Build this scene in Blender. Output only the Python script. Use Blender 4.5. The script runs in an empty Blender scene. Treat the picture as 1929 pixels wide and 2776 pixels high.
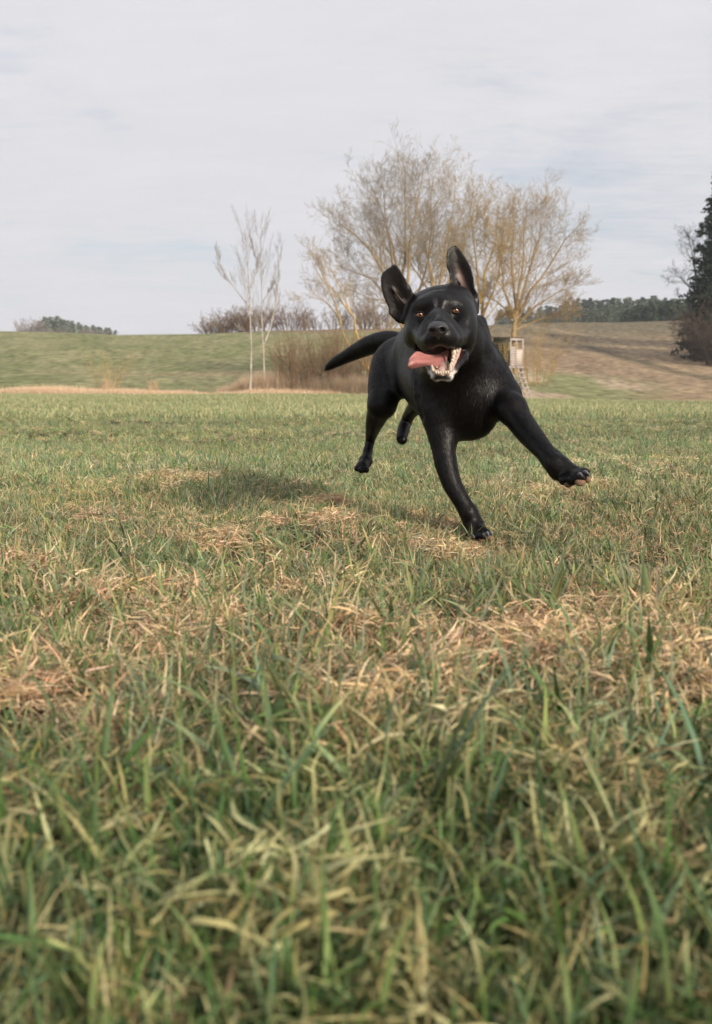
import bpy, math, random
import numpy as np
from mathutils import Vector

# ------------------------------------------------------------------ camera, world, sun
scene = bpy.context.scene
FPX, CX0, CY0 = 2699.0, 964.5, 1388.0          # focal length and centre, in pixels of the photograph
PITCH = math.radians(7.2)
CAM = np.array([0.0, 0.0, 0.38])

cam_data = bpy.data.cameras.new("camera")
cam = bpy.data.objects.new("camera", cam_data)
scene.collection.objects.link(cam)
cam.location = CAM
cam.rotation_euler = (math.pi / 2 - PITCH, 0, 0)
cam_data.sensor_fit = 'VERTICAL'
cam_data.sensor_height = 36.0
cam_data.sensor_width = 25.0
cam_data.lens = 35.0
cam_data.clip_start = 0.02
cam_data.clip_end = 3000
cam_data.dof.use_dof = True
cam_data.dof.focus_distance = 2.9
cam_data.dof.aperture_fstop = 6.3
scene.camera = cam

SUN_EL = math.radians(23)
SUN_AZ = math.radians(36)                       # from straight behind the camera towards the right
sun_dir = np.array([math.sin(SUN_AZ) * math.cos(SUN_EL), -math.cos(SUN_AZ) * math.cos(SUN_EL), math.sin(SUN_EL)])

world = bpy.data.worlds.new("World")
scene.world = world
world.use_nodes = True
wn, wl = world.node_tree.nodes, world.node_tree.links
wn.clear()
w_out = wn.new('ShaderNodeOutputWorld')
sky = wn.new('ShaderNodeTexSky')
sky.sky_type = 'NISHITA'
sky.sun_disc = False
sky.sun_elevation = SUN_EL
sky.sun_rotation = math.pi - SUN_AZ
sky.air_density = 1.0
sky.dust_density = 1.5
bg_sky = wn.new('ShaderNodeBackground'); bg_sky.inputs['Strength'].default_value = 0.115
wl.new(sky.outputs[0], bg_sky.inputs['Color'])
bg_cloud = wn.new('ShaderNodeBackground'); bg_cloud.inputs['Strength'].default_value = 1.01
tc = wn.new('ShaderNodeTexCoord')
sep = wn.new('ShaderNodeSeparateXYZ'); wl.new(tc.outputs['Generated'], sep.inputs[0])
def wmath(op, a, b=None, clamp=False):
    n = wn.new('ShaderNodeMath'); n.operation = op; n.use_clamp = clamp
    for i, v in enumerate((a, b)):
        if v is None: continue
        if isinstance(v, (int, float)): n.inputs[i].default_value = v
        else: wl.new(v, n.inputs[i])
    return n.outputs[0]
zz = wmath('ADD', wmath('MAXIMUM', sep.outputs['Z'], 0.0), 0.10)
comb = wn.new('ShaderNodeCombineXYZ')
wl.new(wmath('DIVIDE', sep.outputs['X'], zz), comb.inputs[0])
wl.new(wmath('DIVIDE', sep.outputs['Y'], zz), comb.inputs[1])
def wnoise(scale, detail, rough, sx, sy, loc, dist=0.0):
    mp = wn.new('ShaderNodeMapping'); mp.inputs['Scale'].default_value = (sx, sy, 1); mp.inputs['Location'].default_value = loc
    wl.new(comb.outputs[0], mp.inputs['Vector'])
    n = wn.new('ShaderNodeTexNoise'); n.inputs['Scale'].default_value = scale
    n.inputs['Detail'].default_value = detail; n.inputs['Roughness'].default_value = rough
    n.inputs['Distortion'].default_value = dist
    wl.new(mp.outputs[0], n.inputs['Vector'])
    return n.outputs[0]
n_big = wnoise(0.42, 3, 0.5, 1.0, 1.0, (15.87, 16.44, 0))
n_mid = wnoise(1.7, 6, 0.6, 0.9, 1.15, (9.70, 5.23, 0), 0.5)
n_fine = wnoise(9.0, 5, 0.6, 0.7, 1.8, (0.01, 13.26, 0), 0.4)
# cover fraction of the thin cloud layer, and its own brightness
cov = wmath('ADD', wmath('MULTIPLY', n_big, 1.05), wmath('ADD', wmath('MULTIPLY', n_mid, 0.50), wmath('MULTIPLY', n_fine, 0.22)))
ramp = wn.new('ShaderNodeMapRange'); ramp.interpolation_type = 'SMOOTHSTEP'
ramp.inputs['From Min'].default_value = 0.52; ramp.inputs['From Max'].default_value = 0.92
ramp.inputs['To Min'].default_value = 0.34; ramp.inputs['To Max'].default_value = 0.99
wl.new(cov, ramp.inputs[0])
cmix = wn.new('ShaderNodeMix'); cmix.data_type = 'RGBA'
wl.new(wmath('MULTIPLY', wmath('ADD', wmath('MULTIPLY', n_fine, 0.5), n_mid), 0.66, True), cmix.inputs[0])
cmix.inputs[6].default_value = (0.655, 0.66, 0.70, 1)
cmix.inputs[7].default_value = (0.81, 0.79, 0.81, 1)
wl.new(cmix.outputs[2], bg_cloud.inputs['Color'])
wmix = wn.new('ShaderNodeMixShader')
wl.new(ramp.outputs[0], wmix.inputs[0]); wl.new(bg_sky.outputs[0], wmix.inputs[1]); wl.new(bg_cloud.outputs[0], wmix.inputs[2])
wl.new(wmix.outputs[0], w_out.inputs['Surface'])

sun_data = bpy.data.lights.new("sun", 'SUN')
sun_data.energy = 4.5
sun_data.angle = math.radians(10)
sun_data.color = (1.0, 0.89, 0.74)
sun = bpy.data.objects.new("sun", sun_data)
scene.collection.objects.link(sun)
sun.location = (4, -6, 8)
sun.rotation_euler = Vector(sun_dir).to_track_quat('Z', 'Y').to_euler()

scene.view_settings.view_transform = 'Standard'
scene.view_settings.look = 'None'
scene.view_settings.exposure = 0.10
scene.view_settings.gamma = 1.0
scene.view_settings.use_curve_mapping = False
scene.render.engine = 'CYCLES'
scene.cycles.max_bounces = 6
scene.cycles.diffuse_bounces = 2
scene.cycles.glossy_bounces = 2
scene.cycles.transmission_bounces = 3
scene.cycles.use_denoising = True
scene.render.film_transparent = False

# ------------------------------------------------------------------ helpers
rng = np.random.default_rng(7)

def pix(px, py, Y):
    """point of the place seen at photo pixel (px,py) that lies Y metres ahead"""
    dx = (px - CX0) / FPX; dy = -(py - CY0) / FPX
    d = np.array([dx, math.cos(PITCH) + dy * math.sin(PITCH), -math.sin(PITCH) + dy * math.cos(PITCH)])
    return CAM + d * (Y / d[1])

def obj_from(name, verts, faces, mat=None, parent=None, smooth=False):
    me = bpy.data.meshes.new(name)
    verts = np.asarray(verts, dtype=np.float32)
    if isinstance(faces, np.ndarray):
        nf, k = faces.shape
        me.vertices.add(len(verts)); me.vertices.foreach_set('co', verts.ravel())
        me.loops.add(nf * k); me.loops.foreach_set('vertex_index', faces.astype(np.int32).ravel())
        me.polygons.add(nf)
        me.polygons.foreach_set('loop_start', np.arange(0, nf * k, k, dtype=np.int32))
        me.polygons.foreach_set('loop_total', np.full(nf, k, dtype=np.int32))
        me.update(calc_edges=True)
    else:
        me.from_pydata([tuple(map(float, v)) for v in verts], [], faces)
        me.update()
    if smooth: me.polygons.foreach_set('use_smooth', np.ones(len(me.polygons), dtype=bool))
    o = bpy.data.objects.new(name, me)
    scene.collection.objects.link(o)
    if mat is not None: me.materials.append(mat)
    if parent is not None: o.parent = parent
    return o

def tag(o, label=None, cat=None, group=None, kind=None):
    if label: o['label'] = label
    if cat: o['category'] = cat
    if group: o['group'] = group
    if kind: o['kind'] = kind
    return o

def empty(name, loc, rz=0.0):
    o = bpy.data.objects.new(name, None)
    scene.collection.objects.link(o)
    o.location = loc; o.rotation_euler = (0, 0, rz)
    o.empty_display_size = 0.3
    return o

def set_col(me, arr, name='col'):
    a = me.attributes.new(name, 'FLOAT_COLOR', 'POINT')
    c = np.ones((len(arr), 4), dtype=np.float32); c[:, :3] = arr
    a.data.foreach_set('color', c.ravel())

def new_mat(name):
    m = bpy.data.materials.new(name); m.use_nodes = True
    m.node_tree.nodes.clear()
    return m, m.node_tree.nodes, m.node_tree.links

def simple_mat(name, col, rough=0.8, var=0.25, scale=12.0, bump=0.0, spec=0.3, coords='Object', stretch=(1, 1, 1), attr=None):
    m, n, l = new_mat(name)
    out = n.new('ShaderNodeOutputMaterial'); b = n.new('ShaderNodeBsdfPrincipled')
    l.new(b.outputs[0], out.inputs[0])
    b.inputs['Roughness'].default_value = rough
    b.inputs['Specular IOR Level'].default_value = spec
    t = n.new('ShaderNodeTexCoord'); mp = n.new('ShaderNodeMapping'); mp.inputs['Scale'].default_value = stretch
    l.new(t.outputs[coords], mp.inputs[0])
    nz = n.new('ShaderNodeTexNoise'); nz.inputs['Scale'].default_value = scale; nz.inputs['Detail'].default_value = 5
    l.new(mp.outputs[0], nz.inputs['Vector'])
    mr = n.new('ShaderNodeMapRange'); mr.inputs['From Min'].default_value = 0.3; mr.inputs['From Max'].default_value = 0.7
    mr.inputs['To Min'].default_value = 1 - var; mr.inputs['To Max'].default_value = 1 + var
    l.new(nz.outputs[0], mr.inputs[0])
    mx = n.new('ShaderNodeMix'); mx.data_type = 'RGBA'; mx.blend_type = 'MULTIPLY'; mx.inputs[0].default_value = 1
    if attr:
        at = n.new('ShaderNodeAttribute'); at.attribute_name = attr
        l.new(at.outputs['Color'], mx.inputs[6])
    else:
        mx.inputs[6].default_value = (*col, 1)
    l.new(mr.outputs[0], mx.inputs[7])
    l.new(mx.outputs[2], b.inputs['Base Color'])
    if bump:
        bp = n.new('ShaderNodeBump'); bp.inputs['Strength'].default_value = bump; bp.inputs['Distance'].default_value = 0.02
        l.new(nz.outputs[0], bp.inputs['Height']); l.new(bp.outputs[0], b.inputs['Normal'])
    return m

def smooth01(x): 
    x = np.clip(x, 0, 1); return x * x * (3 - 2 * x)

def _hash(ix, iy, seed):
    h = (ix.astype(np.int64) * 374761393 + iy.astype(np.int64) * 668265263 + seed * 1442695041) & 0xffffffff
    h = ((h ^ (h >> 13)) * 1274126177) & 0xffffffff
    return ((h ^ (h >> 16)) & 0xffffff) / float(0xffffff)

def vnoise(x, y, seed=0):
    ix = np.floor(x); iy = np.floor(y); fx = x - ix; fy = y - iy
    fx = fx * fx * (3 - 2 * fx); fy = fy * fy * (3 - 2 * fy)
    a = _hash(ix, iy, seed); b = _hash(ix + 1, iy, seed); c = _hash(ix, iy + 1, seed); d = _hash(ix + 1, iy + 1, seed)
    return (a * (1 - fx) + b * fx) * (1 - fy) + (c * (1 - fx) + d * fx) * fy

def fbm(x, y, seed=0, oct=4, gain=0.5):
    s = 0; a = 1; t = 0
    for i in range(oct):
        s = s + a * vnoise(x * 2 ** i + 17.3 * i, y * 2 ** i - 9.1 * i, seed + i); t += a; a *= gain
    return s / t
# ------------------------------------------------------------------ terrain
CREST = np.array([[-900, 893], [0, 897], [200, 902], [330, 908], [560, 905], [720, 897], [900, 893], [1060, 890], [1350, 880], [1500, 874], [1660, 874], [1860, 868], [1990, 862], [2900, 850]], float)
def edge_y(az):                     # where the meadow ends, metres ahead
    return 49.0 + 5.0 * smooth01((az + 0.1) / 0.35)
def crest_y(az):
    return 165 + 45 * smooth01((az + 0.05) / 0.25)

def meadow_z(x, y):
    return -(y / 54.0) ** 2 * (0.04 + 0.60 * smooth01((x + 3) / 17.0)) if np.isscalar(x) else -(np.minimum(y, 60) / 54.0) ** 2 * (0.04 + 0.60 * smooth01((x + 3) / 17.0))

def hill_profile(t):
    return np.sin(np.clip(t, 0, 1) * np.pi / 2) ** 1.55

PAWX, PAWY = 0.30, 2.40
CORR = None
def terrain_raw(x, y):
    x = np.asarray(x, float); y = np.asarray(y, float)
    ys = np.maximum(y, 3.0)
    az = np.clip(x / ys, -0.75, 0.75)
    pxx = CX0 + az * FPX * math.cos(PITCH)
    cy = np.interp(pxx, CREST[:, 0], CREST[:, 1])
    e = np.tan(np.arctan((CY0 - cy) / FPX) - PITCH)
    ey, yc = edge_y(az), crest_y(az)
    t = (y - ey) / (yc - ey)
    Hc = CAM[2] + e * yc
    if CORR is not None: Hc = Hc + np.interp(az, CORR[0], CORR[1])
    zm = -(np.minimum(np.abs(y), 60) / 54.0) ** 2 * (0.04 + 0.60 * smooth01((x + 3) / 17.0))
    s = hill_profile(t)
    z = zm * (1 - s) + Hc * s + 0.93 * e * np.clip(y - yc - 8, 0, 260)
    return z
def ground_h(x, y):
    z = terrain_raw(x, y)
    x = np.asarray(x, float); y = np.asarray(y, float)
    near = smooth01((14 - np.abs(y)) / 8) 
    z = z + (1 - np.exp(-((x - PAWX) ** 2 + (y - PAWY) ** 2) / 0.2 ** 2)) * (fbm(x * 1.6, y * 1.6, 3, 3) - 0.5) * 0.05 * (0.35 + 0.65 * smooth01((y - 0.5) / 2))
    z = z + (fbm(x * 0.12, y * 0.12, 9, 3) - 0.5) * 0.35 * smooth01((np.abs(y) - 8) / 25)
    z = z + (fbm(x * 0.03, y * 0.05, 29, 3) - 0.5) * 1.6 * smooth01((y - 70) / 60) * (1 - smooth01((y - 150) / 30))
    return z
_az = np.linspace(-0.7, 0.7, 281); _ys = np.linspace(70, 330, 400); CORR = [_az, np.zeros(281)]
for _ in range(5):
    _A, _Y = np.meshgrid(_az, _ys, indexing='ij')
    _hh = ground_h(_A * _Y, _Y); _ang = ((_hh - CAM[2]) / _Y).max(1)
    _cy = np.interp(CX0 + _az * FPX * math.cos(PITCH), CREST[:, 0], CREST[:, 1])
    _tg = np.tan(np.arctan((CY0 - _cy) / FPX) - PITCH)
    CORR[1] = CORR[1] + (_tg - _ang) * crest_y(_az)
def gz(x, y): return float(ground_h(np.array([x]), np.array([y]))[0])
def on_ground(px, Y, sink=0.0):
    """base point on the ground Y metres ahead in photo column px"""
    x = (px - CX0) / FPX * Y / math.cos(PITCH) * 1.0
    # the column's slope depends a little on height; good enough at these distances
    x = (px - CX0) / FPX * (Y * math.cos(PITCH))
    return np.array([x, Y, gz(x, Y) - sink])

# rows fan out with distance, denser near the camera
yy = np.concatenate([np.linspace(-12, 0, 10)[:-1], np.linspace(0, 8, 90)[:-1], np.linspace(8, 40, 90)[:-1], np.linspace(40, 70, 90)[:-1], np.linspace(70, 230, 190)[:-1], np.geomspace(230, 440, 40)])
uu = np.sign(np.linspace(-1, 1, 361)) * np.abs(np.linspace(-1, 1, 361)) ** 1.25
UU, YY = np.meshgrid(uu, yy)
XX = UU * (np.maximum(YY, 0) * 0.75 + 9)
ZZ = ground_h(XX, YY)
nr, nc = XX.shape
V = np.stack([XX, YY, ZZ], -1).reshape(-1, 3)
ii = np.arange(nr * nc).reshape(nr, nc)
Fq = np.stack([ii[:-1, :-1], ii[:-1, 1:], ii[1:, 1:], ii[1:, :-1]], -1).reshape(-1, 4)

def field_colour(x, y):
    """albedo of soil, turf, stubble and ploughed land"""
    az = x / np.maximum(y, 3.0)
    ey = edge_y(az)
    n1 = fbm(x * 0.05, y * 0.05, 41, 4); n2 = fbm(x * 0.35, y * 0.12, 43, 4); n3 = fbm(x * 1.3, y * 1.3, 44, 3)
    g_meadow = np.array([0.24, 0.255, 0.125]); g_hill = np.array([0.200, 0.212, 0.098]); g_hill2 = np.array([0.265, 0.252, 0.132])
    straw = np.array([0.55, 0.44, 0.30]); brown = np.array([0.21, 0.148, 0.098]); tan = np.array([0.34, 0.25, 0.158]); olive = np.array([0.165, 0.145, 0.092])
    def L(a, b, m): return a + (b - a) * m[..., None]
    one = np.ones(x.shape + (1,))
    near_soil = np.array([0.075, 0.052, 0.030]) * one
    c = L(near_soil, g_meadow * one, smooth01((y - 7) / 14))
    c = L(c, straw * 0.75 * one, smooth01((n1 - 0.55) / 0.2) * 0.35 + smooth01((n2 - 0.62) / 0.15) * 0.25)
    # hillside
    left = L(g_hill * one, g_hill2 * one, smooth01((n2 - 0.35) / 0.3))
    left = L(left, tan * one, smooth01((fbm(x * 0.02, y * 0.11, 51, 4) - 0.58) / 0.12) * 0.45)
    cc_ = x + (y - 72) * 0.05
    band = fbm(cc_ * 0.16, y * 0.012, 52, 4)
    right = L(tan * one, brown * one, smooth01((band - 0.42) / 0.22))
    right = L(right, olive * one, smooth01((y - 105 + 30 * (n1 - .5)) / 40) * 0.75)
    # curved track lines of the plough round the right-hand slope
    rr = cc_
    lines = (np.sin(rr * 1.9 + 5 * n1) * 0.5 + 0.5)
    right = right * (0.93 + 0.12 * lines[..., None])
    b2 = smooth01(1 - np.abs(rr - 29 - 3 * (n1 - .5)) / 1.6)
    right = L(right, olive * 0.72 * one, b2 * 0.8)
    b3 = smooth01(1 - np.abs(rr - 33.5 - 3 * (n1 - .5)) / 0.9)
    right = L(right, tan * 1.2 * one, b3 * 0.7)
    # green toe of the right slope
    toe = smooth01((98 + 22 * (n1 - 0.5) - 90 * (az - 0.17) - y) / 14) * smooth01((0.34 - az) / 0.1)
    right = L(right, L(g_hill * 1.15 * one, straw * 0.8 * one, smooth01((n2 - 0.48) / 0.15)), toe * 0.9)
    side = smooth01((az + 0.02 * (n1 - .5) - 0.045) / 0.03)
    hill = L(left, right, side)
    # brown bank below the hedgerow on the middle of the hill
    mid = smooth01((y - 128) / 14) * smooth01((az + 0.10) / 0.04) * smooth01((0.06 - az) / 0.04)
    hill = L(hill, brown * 1.1 * one, mid)
    c = L(c, hill, smooth01((y - ey - 1.0) / 2.5))
    strip = np.exp(-((y - ey - 0.3 + 1.6 * (n2 - 0.5)) / 1.9) ** 2)
    c = L(c, straw * 1.05 * one, np.clip(strip * 1.35, 0, 1) * (1 - 0.45 * smooth01((az - 0.17) / 0.05)))
    c = c * (0.8 + 0.4 * n3[..., None])
    return c
gm = simple_mat('field_soil', (1, 1, 1), 0.95, 0.42, 1.6, 0.0, 0.1, 'Object', (1, 0.45, 1), attr='col')
gn_, gl_ = gm.node_tree.nodes, gm.node_tree.links
_b = [n for n in gn_ if n.type == 'BSDF_PRINCIPLED'][0]
_t = gn_.new('ShaderNodeTexCoord'); _nz = gn_.new('ShaderNodeTexNoise'); _nz.inputs['Scale'].default_value = 18; _nz.inputs['Detail'].default_value = 6
gl_.new(_t.outputs['Object'], _nz.inputs['Vector'])
_bp = gn_.new('ShaderNodeBump'); _bp.inputs['Strength'].default_value = 0.8; _bp.inputs['Distance'].default_value = 0.05
gl_.new(_nz.outputs[0], _bp.inputs['Height']); gl_.new(_bp.outputs[0], _b.inputs['Normal'])
ground = obj_from('ground', V, Fq, gm, smooth=True)
tag(ground, 'green meadow rising to a grassy hill and a brown ploughed slope', 'field', kind='structure')
set_col(ground.data, field_colour(V[:, 0], V[:, 1]).reshape(-1, 3))
# ------------------------------------------------------------------ trees
def frame_of(T):
    ref = np.where(np.abs(T[..., 2:3]) > 0.9, np.array([1.0, 0, 0]), np.array([0, 0, 1.0]))
    A = np.cross(T, ref); A /= np.linalg.norm(A, axis=-1, keepdims=True) + 1e-9
    return A, np.cross(T, A)

def tubes(P, R, sides=3):
    """P (n,m,3) polylines, R (n,m) radii -> verts, quads"""
    n, m, _ = P.shape
    T = np.gradient(P, axis=1); T /= np.linalg.norm(T, axis=-1, keepdims=True) + 1e-9
    A, B = frame_of(T)
    ang = np.arange(sides) * 2 * np.pi / sides
    ring = P[:, :, None, :] + R[:, :, None, None] * (A[:, :, None, :] * np.cos(ang)[None, None, :, None] + B[:, :, None, :] * np.sin(ang)[None, None, :, None])
    V = ring.reshape(-1, 3)
    base = (np.arange(n) * m * sides)[:, None, None] + (np.arange(m - 1) * sides)[None, :, None]
    j = np.arange(sides)[None, None, :]; j2 = (j + 1) % sides
    F = np.stack([base + j, base + j2, base + sides + j2, base + sides + j], -1).reshape(-1, 4)
    return V, F

class Geo:
    def __init__(s): s.V = []; s.F = []; s.n = 0; s.C = []
    def add(s, V, F, c=None):
        s.V.append(V); s.F.append(F + s.n); s.n += len(V)
        if c is not None: s.C.append(np.broadcast_to(np.asarray(c, float), (len(V), 3)))
    def build(s, name, mat, parent=None, smooth=True):
        V = np.concatenate(s.V); F = np.concatenate(s.F)
        o = obj_from(name, V, F, mat, parent, smooth)
        if s.C: set_col(o.data, np.concatenate(s.C))
        return o

def unit(v): return v / (np.linalg.norm(v, axis=-1, keepdims=True) + 1e-9)

def spawn(P, R, r, n_child, t0, angle, ratio, m, up, wob, rad_ratio, lendecay=0.5, minlen=0.0):
    """children of every polyline of P"""
    N, M, _ = P.shape
    L = np.linalg.norm(np.diff(P, axis=1), axis=-1).sum(1)
    t = t0 + (1 - t0) * (np.arange(n_child)[None, :] + r.random((N, n_child))) / n_child
    t = np.clip(t, 0, 0.995)
    f = t * (M - 1); i = np.minimum(f.astype(int), M - 2); w = (f - i)[..., None]
    k = np.arange(N)[:, None]
    S = P[k, i] * (1 - w) + P[k, i + 1] * w
    T = unit(P[k, i + 1] - P[k, i])
    rs = R[k, i] * (1 - w[..., 0]) + R[k, i + 1] * w[..., 0]
    A, B = frame_of(T)
    ph = r.random((N, n_child)) * 2 * np.pi
    an = np.radians(angle) * (0.75 + 0.5 * r.random((N, n_child)))
    D = T * np.cos(an)[..., None] + (A * np.cos(ph)[..., None] + B * np.sin(ph)[..., None]) * np.sin(an)[..., None]
    ln = np.maximum(L[:, None] * ratio * (1 - lendecay * t) * (0.6 + 0.75 * r.random((N, n_child))), minlen)
    S = S.reshape(-1, 3); D = D.reshape(-1, 3); ln = ln.reshape(-1); rs = rs.reshape(-1)
    C = grow(S, D, ln, m, up, wob, r)
    r0 = np.minimum(rs * 0.8, rs * rad_ratio + 0.002)
    RR = r0[:, None] * np.linspace(1, 0.28, m)[None, :]
    return C, RR

def grow(S, D, ln, m, up, wob, r):
    n = len(S)
    C = np.zeros((n, m, 3)); C[:, 0] = S
    d = unit(D); step = (ln / (m - 1))[:, None]
    for q in range(1, m):
        d = unit(d + np.array([0, 0, up]) / (m - 1) + r.normal(0, wob, (n, 3)) / math.sqrt(m - 1))
        C[:, q] = C[:, q - 1] + d * step
    return C

bark_ochre = simple_mat('bark_ochre', (1, 1, 1), 0.95, 0.35, 5.0, 0.3, 0.1, attr='col')
bark_grey = simple_mat('bark_grey', (1, 1, 1), 0.9, 0.30, 6.0, 0.2, 0.15, attr='col')

def bare_tree(name, label, loc, limbs, levels, seed, col_low, col_hi, trunk=None, cat='tree', group=None, mat=None, twig_r=0.0076, sides=(7, 5, 3, 3, 3), wob=0.006):
    """limbs: list of (points (k,3) relative to loc, r0, r1). Parts: trunk (with its limbs) and crown (branches and twigs)."""
    r = np.random.default_rng(seed)
    root = empty(name, loc)
    tag(root, label, cat, group)
    g = Geo(); mat = mat or bark_ochre
    height = max(np.max(l[0][:, 2]) for l in limbs) * 1.15
    def colr(V, lv):
        h = np.clip(V[:, 2:3] / height * 0.7 + lv * 0.17 - 0.1, 0, 1)
        return np.asarray(col_low) * (1 - h) + np.asarray(col_hi) * h
    M = 9
    LP, LR = [], []
    for pts, r0, r1 in limbs:
        pts = np.asarray(pts, float)
        s = np.linspace(0, len(pts) - 1, M)
        P = np.stack([np.interp(s, np.arange(len(pts)), pts[:, c]) for c in range(3)], -1)
        P[1:-1] += r.normal(0, wob * np.linalg.norm(pts[-1] - pts[0]), (M - 2, 3))
        LP.append(P); LR.append(r1 + (r0 - r1) * np.linspace(1, 0, M) ** 1.5)
    P = np.array(LP); R = np.array(LR)
    V, F = tubes(P, R, sides[0]); g.add(V, F, colr(V, 0))
    g.build('trunk', mat, root)
    g = Geo()
    for li, lv in enumerate(levels):
        P, R = spawn(P, R, r, *lv)
        R = np.maximum(R, twig_r * (0.55 if li == len(levels) - 1 else 0.9))
        V, F = tubes(P, R, sides[min(li + 1, 4)]); g.add(V, F, colr(V, li + 1))
    g.build('crown', mat, root)
    if group == 'tall bare trees in the field': root.scale = (0.91, 0.91, 0.925)
    return root

def P3(base, lst, Y):
    """limb points from photo pixels, at distances Y(+dy) ahead, relative to base"""
    return np.array([pix(a, b, Y + (c[0] if c else 0)) - base for a, b, *c in lst])

OCH = (0.36, 0.235, 0.085); TWG = (0.37, 0.30, 0.20); TWG2 = (0.31, 0.27, 0.225)

# -- the big group behind the dog
Y = 62.0
b = on_ground(1105, Y, 0.1)
q = lambda *l: P3(b, l, Y)
limbs = [
 (q((1105, 1010), (1100, 900), (1090, 760), (1093, 700), (1098, 560), (1096, 400)), 0.30, 0.03),
 (q((1103, 940), (1085, 740), (1060, 640), (1030, 540), (1000, 470)), 0.16, 0.02),
 (q((1100, 880), (1045, 735), (985, 640), (930, 590), (900, 565)), 0.14, 0.02),
 (q((1100, 830), (1110, 640, -.5), (1130, 520, -1), (1150, 420, -1)), 0.13, 0.02),
 (q((1095, 800), (1050, 650, 1), (1040, 560, 1.5), (1030, 450, 2)), 0.12, 0.02),
 (q((1100, 900), (1060, 810, 1.5), (1000, 735, 2), (930, 705, 2), (880, 690)), 0.10, 0.015),
 (q((1103, 860), (1150, 730, 1), (1180, 620, 1.5), (1190, 500, 2)), 0.12, 0.02),
 (q((1103, 900), (1050, 800, -1.5), (990, 790, -2), (935, 760, -2)), 0.08, 0.015),
]
LV = [(17, 0.24, 44, 0.44, 7, 0.60, 0.075, 0.30, 0.45), (8, 0.08, 46, 0.52, 5, 0.30, 0.09, 0.36), (5, 0.12, 44, 0.58, 3, 0.20, 0.10, 0.45), (2, 0.1, 38, 0.8, 2, 0.2, 0.15, 0.6)]
bare_tree('bare_tree', 'tallest bare tree with spreading grey and ochre limbs, just left of the upright ear', b, limbs, LV, 11, (0.34, 0.235, 0.10), TWG2, group='tall bare trees in the field')

b = on_ground(1185, 66, 0.1); q = lambda *l: P3(b, l, 66)
limbs = [
 (q((1185, 1010), (1183, 880), (1172, 780), (1165, 690), (1160, 560), (1172, 430)), 0.24, 0.03),
 (q((1185, 900), (1192, 780), (1200, 690), (1225, 560), (1238, 430)), 0.15, 0.02),
 (q((1172, 790), (1130, 720), (1105, 690), (1075, 640)), 0.09, 0.015),
 (q((1185, 880), (1215, 760, 1), (1260, 640, 1), (1290, 500, 1)), 0.12, 0.02),
 (q((1175, 800), (1150, 640, -1), (1135, 540, -1)), 0.08, 0.015),
]
bare_tree('bare_tree', 'middle bare tree with two parallel ochre stems rising between the dog\'s ears', b, limbs, LV, 12, OCH, TWG, group='tall bare trees in the field')

b = on_ground(1312, 59, 0.1); q = lambda *l: P3(b, l, 59)
limbs = [
 (q((1312, 1040), (1308, 940), (1300, 830), (1312, 720), (1340, 640), (1350, 560)), 0.22, 0.03),
 (q((1303, 850), (1345, 750, -1), (1365, 660, -1.5), (1390, 590, -1.5)), 0.10, 0.02),
 (q((1303, 800), (1290, 700, .5), (1275, 590, 1), (1268, 510, 1)), 0.10, 0.015),
 (q((1310, 900), (1360, 840, -1), (1400, 830, -1.5)), 0.06, 0.012),
 (q((1310, 880), (1270, 800, 1), (1250, 700, 1.5), (1235, 620, 1.5)), 0.08, 0.012),
]
bare_tree('bare_tree', 'ochre bare tree with a dark forked stem right of the upright ear', b, limbs, LV, 13, (0.38, 0.245, 0.08), (0.36, 0.27, 0.15), group='tall bare trees in the field')

b = on_ground(1397, 68, 0.1); q = lambda *l: P3(b, l, 68)
limbs = [
 (q((1397, 1010), (1398, 915), (1399, 830), (1412, 740), (1425, 640), (1430, 540)), 0.27, 0.03),
 (q((1398, 860), (1365, 770, -.5), (1350, 660, -1), (1360, 560, -1)), 0.13, 0.02),
 (q((1400, 850), (1440, 770, .5), (1500, 690, 1), (1545, 620, 1), (1570, 590)), 0.15, 0.02),
 (q((1399, 870), (1455, 810, -1), (1520, 770, -1.5), (1580, 745, -1.5)), 0.12, 0.018),
 (q((1400, 840), (1440, 700, 1.5), (1470, 600, 2), (1475, 550, 2)), 0.13, 0.02),
 (q((1399, 830), (1385, 700, 1.5), (1390, 600, 2), (1400, 530, 2)), 0.12, 0.02),
 (q((1398, 850), (1345, 800, 1), (1310, 780, 1.5), (1290, 770)), 0.08, 0.015),
 (q((1399, 880), (1470, 850, 1), (1530, 830, 1), (1560, 810)), 0.08, 0.012),
]
bare_tree('bare_tree', 'wide round bare tree whose trunk stands right behind the raised hide', b, limbs, LV, 14, (0.33, 0.235, 0.12), (0.35, 0.26, 0.15), group='tall bare trees in the field')

# -- leaning pale willow to the left
b = on_ground(1008, 55, 0.1); q = lambda *l: P3(b, l, 55)
limbs = [
 (q((1008, 1050), (1000, 990), (972, 915), (955, 860), (915, 805), (880, 770), (850, 720)), 0.13, 0.02),
 (q((1003, 1010), (935, 930), (925, 880), (905, 840), (870, 810), (830, 800)), 0.08, 0.012),
 (q((950, 850), (925, 790, .5), (900, 735, 1), (890, 700, 1)), 0.06, 0.012),
 (q((925, 880), (900, 800, -.5), (870, 740, -1), (860, 700, -1)), 0.05, 0.012),
]
bare_tree('leaning_tree', 'small pale leaning tree with ochre stems above the dog\'s tail', b, limbs,
          [(9, 0.45, 34, 0.36, 5, 0.3, 0.10, 0.38), (8, 0.15, 38, 0.5, 4, 0.2, 0.12, 0.42), (6, 0.1, 38, 0.5, 3, 0.1, 0.12, 0.5), (3, 0.1, 36, 0.5, 2, 0.1, 0.15, 0.6)], 15, (0.42, 0.27, 0.075), (0.42, 0.36, 0.29), twig_r=0.0052)

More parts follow.
